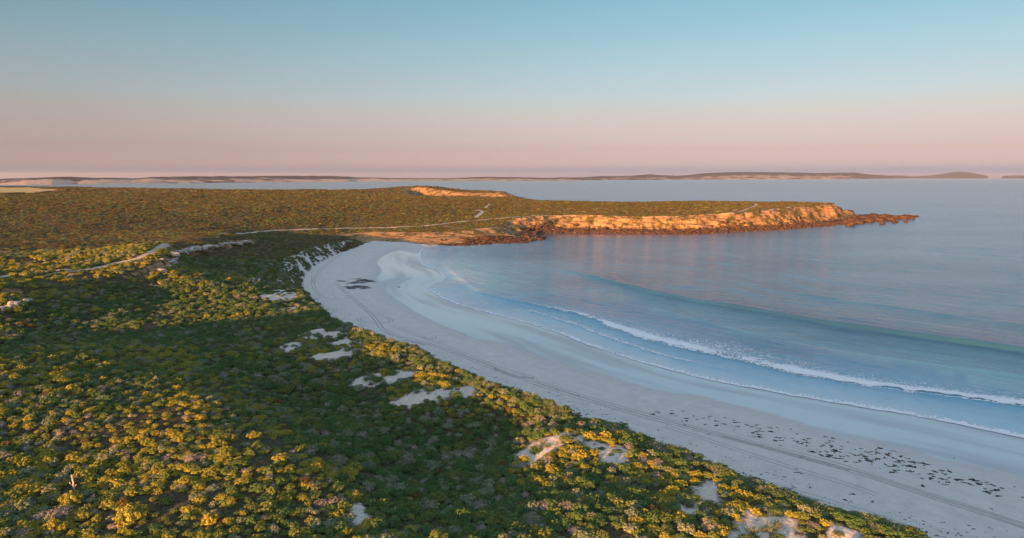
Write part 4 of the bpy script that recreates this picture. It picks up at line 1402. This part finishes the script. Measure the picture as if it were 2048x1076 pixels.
# fine wrack, twigs and scraps strewn over the dry sand
wr = []
TOE = smooth_line([(x, y) for x, y in [(2048, 1080), (1900, 1062), (1750, 1035), (1600, 985), (1480, 945), (1340, 890), (1200, 835), (1110, 800), (1000, 768), (930, 742), (850, 712), (770, 680), (700, 645), (650, 615), (622, 590)]], 20)
for i in range(2600):
    t_ = rs.rand() ** .8 * (len(TOE) - 1)
    x, y = TOE[int(t_)]
    sc_ = np.interp(y, [580, 800, 1080], [.35, 1, 1.9])
    off = abs(rs.normal()) * 26 * sc_ if rs.rand() < .5 else (rs.choice([9, 17, 34]) + rs.normal() * 2.0) * sc_
    wr.append((x + off * .55 + rs.normal() * 2, y - off * .6 + 14 * sc_))
wr = np.array(wr)
wr = wr[(fbm(wr[:, 0] / 22, wr[:, 1] / 9, 3) > -.1)]
ww = hit(wr)
I_ = ground(ww[:, 0], ww[:, 1], True)
kk = (I_[1]['tt'] < .03) & (I_[1]['dc'] > 20)
ww, wz = ww[kk], I_[0][kk]
n = len(ww)
FL = []
for k in range(3):
    bm = bmesh.new()
    r_ = np.random.RandomState(k)
    for j in range(3):
        o_ = r_.normal(size=2) * .35
        t0 = bm.verts.new((o_[0], o_[1], .16))
        ring = [bm.verts.new((o_[0] + math.cos(1.2566 * i) * r_.uniform(.3, .9), o_[1] + math.sin(1.2566 * i) * r_.uniform(.15, .45), 0)) for i in range(5)]
        for i in range(5):
            bm.faces.new((t0, ring[i], ring[(i + 1) % 5]))
    me = bpy.data.meshes.new('wrack_scrap')
    bm.to_mesh(me)
    bm.free()
    me.materials.append(M_KELP)
    FL.append(me)
fs_ = rs.gamma(2.0, .075, n) + .05
instancer('beach_wrack', np.c_[ww, wz + .003], np.stack([np.zeros(n), np.zeros(n), rs.normal(size=n) * .8 - .4], 1), np.stack([fs_ * 1.3, fs_, fs_], 1), rs.randint(0, 3, n), FL, kind='stuff')

# ------------------------------------------------------------------ wheel tracks pressed into the beach
def rut_mat():
    m, gr, out = new_mat('rut_sand')
    p = gr.pos()
    n = gr.noise(p, .9, 5, .65)
    a = gr.attr('edge')
    c = gr.ramp(n, [(.3, (.37, .34, .30)), (.7, (.52, .49, .45))])
    f = gr.rng(gr.math('ADD', a, gr.math('MULTIPLY', gr.math('SUBTRACT', gr.noise(p, .35, 4, .6), .5), 1.9)), .15, .75, 0, .85)
    b = gr.n('ShaderNodeBsdfPrincipled', {'Base Color': c, 'Roughness': .95, 'Specular IOR Level': .1})
    tr = gr.n('ShaderNodeBsdfTransparent')
    mx = gr.n('ShaderNodeMixShader', {0: f, 1: tr.outputs[0], 2: b.outputs[0]})
    gr.t.links.new(mx.outputs[0], out.inputs[0])
    return m


M_RUT = rut_mat()


def ribbon(name, pts, width, mat, lift, closed=False, **props):
    """a flat strip laid on the sand"""
    L = np.r_[0, np.cumsum(np.hypot(*np.diff(pts, axis=0).T))]
    s_ = np.arange(0, L[-1], .7)
    c = np.stack([np.interp(s_, L, pts[:, 0]), np.interp(s_, L, pts[:, 1])], 1)
    d = np.gradient(c, axis=0)
    d /= np.linalg.norm(d, axis=1)[:, None] + 1e-9
    nrm = np.stack([-d[:, 1], d[:, 0]], 1)
    u = np.array([-1, -.5, 0, .5, 1.0])
    wv = width * (1 + .35 * fbm(s_ / 6 + pts[0, 0], s_ * 0, 3))
    q_ = c[:, None] + nrm[:, None] * (u[None, :, None] * wv[:, None, None])
    Z = ground(q_[..., 0], q_[..., 1]) + lift
    k = len(s_)
    i_ = np.arange(k * 5).reshape(k, 5)
    f = np.stack([i_[:-1, :-1], i_[1:, :-1], i_[1:, 1:], i_[:-1, 1:]], -1).reshape(-1, 4)
    return mesh_np(name, np.concatenate([q_, Z[..., None]], -1).reshape(-1, 3), f, mat, dict(edge=np.tile(1 - np.abs(u) ** 2 * .9, k)))


RUT_PX = [([(672, 566), (702, 594), (734, 621), (752, 640), (765, 658), (793, 671), (851, 686), (910, 706), (998, 741), (1042, 757), (1100, 777), (1144, 791), (1281, 831), (1348, 848), (1400, 861), (1519, 892), (1690, 938), (1861, 993), (2048, 1053), (2300, 1140)], 1.45, .20),
          ([(1040, 753), (1090, 768), (1200, 803), (1300, 831), (1420, 863), (1540, 893), (1660, 924), (1800, 970), (1950, 1018), (2200, 1100)], 1.45, .15),
          ([(1330, 852), (1416, 880), (1500, 908), (1587, 936), (1690, 967), (1760, 992)], 1.4, .13),
          ([(1230, 850), (1348, 901), (1485, 949), (1600, 985), (1724, 1022), (1826, 1058)], 1.4, .09),
          ([(781, 651), (846, 674), (905, 697), (960, 720), (1007, 738), (1071, 756)], 1.4, .13),
          ([(734, 634), (717, 638), (728, 644), (749, 646), (775, 645), (783, 641), (772, 635), (758, 633)], 1.4, .17),
          ([(626, 552), (626, 569), (638, 589), (664, 598), (690, 597), (704, 591)], 1.4, .15), ([(626, 569), (634, 548), (655, 528), (685, 508)], 1.4, .13),
          ([(840, 672), (852, 677), (866, 678), (868, 673)], 1.3, .14), ([(734, 621), (752, 630), (764, 631), (760, 625)], 1.4, .14)]
for pts, gauge, w in RUT_PX:
    c = smooth_line(hit(pts), 8)
    d = np.gradient(c, axis=0)
    d /= np.linalg.norm(d, axis=1)[:, None]
    nn = np.stack([-d[:, 1], d[:, 0]], 1)
    for i, sgn in enumerate((-1, 1)):
        link('wheel_track', ribbon('wheel_track', c + nn * sgn * gauge / 2, w * 1.35, M_RUT, .022 + .004 * i), kind='structure')
    # the churned strip between and beside the wheels
for pts, w in (([(1700, 940), (1600, 914), (1519, 891), (1440, 872)], .9), ([(850, 690), (830, 685), (805, 680)], 1.0), ([(990, 737), (1027, 752), (1071, 756)], .8)):
    link('wheel_track', ribbon('wheel_track', smooth_line(hit(pts), 8), w, M_RUT, .015), kind='structure')


# ------------------------------------------------------------------ surf
def foam_mat():
    m, gr, out = new_mat('surf_foam')
    p = gr.pos()
    u = gr.attr('across')
    st = gr.attr('strength')
    n = gr.noise(p, .55, 6, .7, .6)
    v = gr.n('ShaderNodeTexVoronoi', {'Vector': p, 'Scale': .8}, feature='DISTANCE_TO_EDGE').outputs[0]
    lace = gr.rng(v, .02, .22, .35, -.25)
    dens = gr.math('MULTIPLY', st, gr.math('POWER', gr.math('SUBTRACT', 1.0, u), .75))
    f = gr.rng(gr.math('ADD', gr.math('ADD', dens, gr.math('MULTIPLY', gr.math('SUBTRACT', n, .5), 1.5)), gr.math('MULTIPLY', lace, .55)), .28, .62)
    f = gr.math('MULTIPLY', f, gr.rng(u, .8, 1.0, 1.0, 0.0))
    b = gr.n('ShaderNodeBsdfPrincipled', {'Base Color': (.78, .80, .82, 1), 'Roughness': .8, 'Normal': bump(gr, n, .7, .35)})
    tr = gr.n('ShaderNodeBsdfTransparent')
    mx = gr.n('ShaderNodeMixShader', {0: f, 1: tr.outputs[0], 2: b.outputs[0]})
    gr.t.links.new(mx.outputs[0], out.inputs[0])
    return m


M_FOAM = foam_mat()


def foam(line, wfun, sfun, seaward, zmul, lab, cat):
    L = np.r_[0, np.cumsum(np.hypot(*np.diff(line, axis=0).T))]
    s_ = np.arange(0, L[-1], .6)
    c = np.stack([np.interp(s_, L, line[:, 0]), np.interp(s_, L, line[:, 1])], 1)
    d = np.gradient(c, axis=0)
    d /= np.linalg.norm(d, axis=1)[:, None] + 1e-9
    nrm = np.stack([-d[:, 1], d[:, 0]], 1) * seaward
    u = np.linspace(0, 1, 10)
    wv, st = wfun(s_, c), sfun(s_, c)
    jit = .5 * fbm(s_ / 3.5, s_ * 0 + 3, 4) * np.minimum(wv, 2)
    q_ = c[:, None] + nrm[:, None] * ((u[None] * wv[:, None] + jit[:, None] - .1 * wv[:, None])[..., None])
    zs, _ = sea_height(q_[..., 0], q_[..., 1], np.hypot(q_[..., 0], q_[..., 1]))
    gz_ = ground(q_[..., 0], q_[..., 1])
    Z = np.maximum(zs + .03, gz_ + .02) + .06 + zmul * np.exp(-((u - .12) / .2) ** 2)[None] * (.5 + .5 * fbm(q_[..., 0] / 2, q_[..., 1] / 2, 3)) * st[:, None]
    k = len(s_)
    i_ = np.arange(k * 10).reshape(k, 10)
    f = np.stack([i_[:-1, :-1], i_[1:, :-1], i_[1:, 1:], i_[:-1, 1:]], -1).reshape(-1, 4)
    me = mesh_np('surf', np.concatenate([q_, Z[..., None]], -1).reshape(-1, 3), f, M_FOAM, dict(across=np.tile(u, k), strength=np.repeat(st, 10)))
    return link('surf', me, label=lab, category=cat, kind='thing')


def xs_of(c):
    return project(c[:, 0], c[:, 1], 0 * c[:, 0])[0]


foam(W2, lambda s_, c: np.interp(xs_of(c), [890, 1000, 1150, 1250, 1400, 1600, 1800, 2100], [3.0, 3.4, 4.5, 9.5, 13, 10.5, 8, 7.5]),
     lambda s_, c: np.interp(xs_of(c), [890, 930, 1000, 1060, 1160, 1230, 1400, 1700, 2100], [.15, .25, .3, .3, .65, 1.0, 1.1, .85, .8]) * (1 + .75 * fbm(s_ / 16, s_ * 0 + 1, 4)), 1, .30, 'long white breaking wave rolling along the middle of the bay', 'breaking wave')
foam(shore[1:-4], lambda s_, c: np.interp(xs_of(c), [850, 1000, 1300, 1500, 2100], [2.6, 2.4, 2.8, 3.6, 4.2]),
     lambda s_, c: np.interp(xs_of(c), [850, 1000, 1300, 1500, 2100], [.9, .8, .85, .95, 1.0]) * (1 + .35 * fbm(s_ / 7, s_ * 0 + 1, 3)), -1, .08, 'thin white swash edge where the last ripple meets the wet sand', 'swash')
foam(W2, lambda s_, c: np.interp(xs_of(c), [890, 1000, 1150, 1250, 1400, 1600, 1800, 2100], [5, 7, 12, 22, 26, 22, 17, 15]),
     lambda s_, c: np.interp(xs_of(c), [890, 1000, 1160, 1230, 1400, 1700, 2100], [.1, .1, .3, .42, .46, .36, .36]) * (1 + .5 * fbm(s_ / 12, s_ * 0 + 4, 3)), 1, .04, 'lacy spent foam trailing behind the long breaking wave', 'sea foam')
foam(W3, lambda s_, c: np.interp(xs_of(c), [1020, 1200, 1430], [1.8, 2.8, 2.2]),
     lambda s_, c: np.interp(xs_of(c), [1020, 1080, 1200, 1380, 1430], [.1, .55, .7, .5, .1]) * (1 + .5 * fbm(s_ / 5, s_ * 0 + 8, 3)), 1, .06, 'short thin foam line between the breaking wave and the swash edge', 'sea foam')
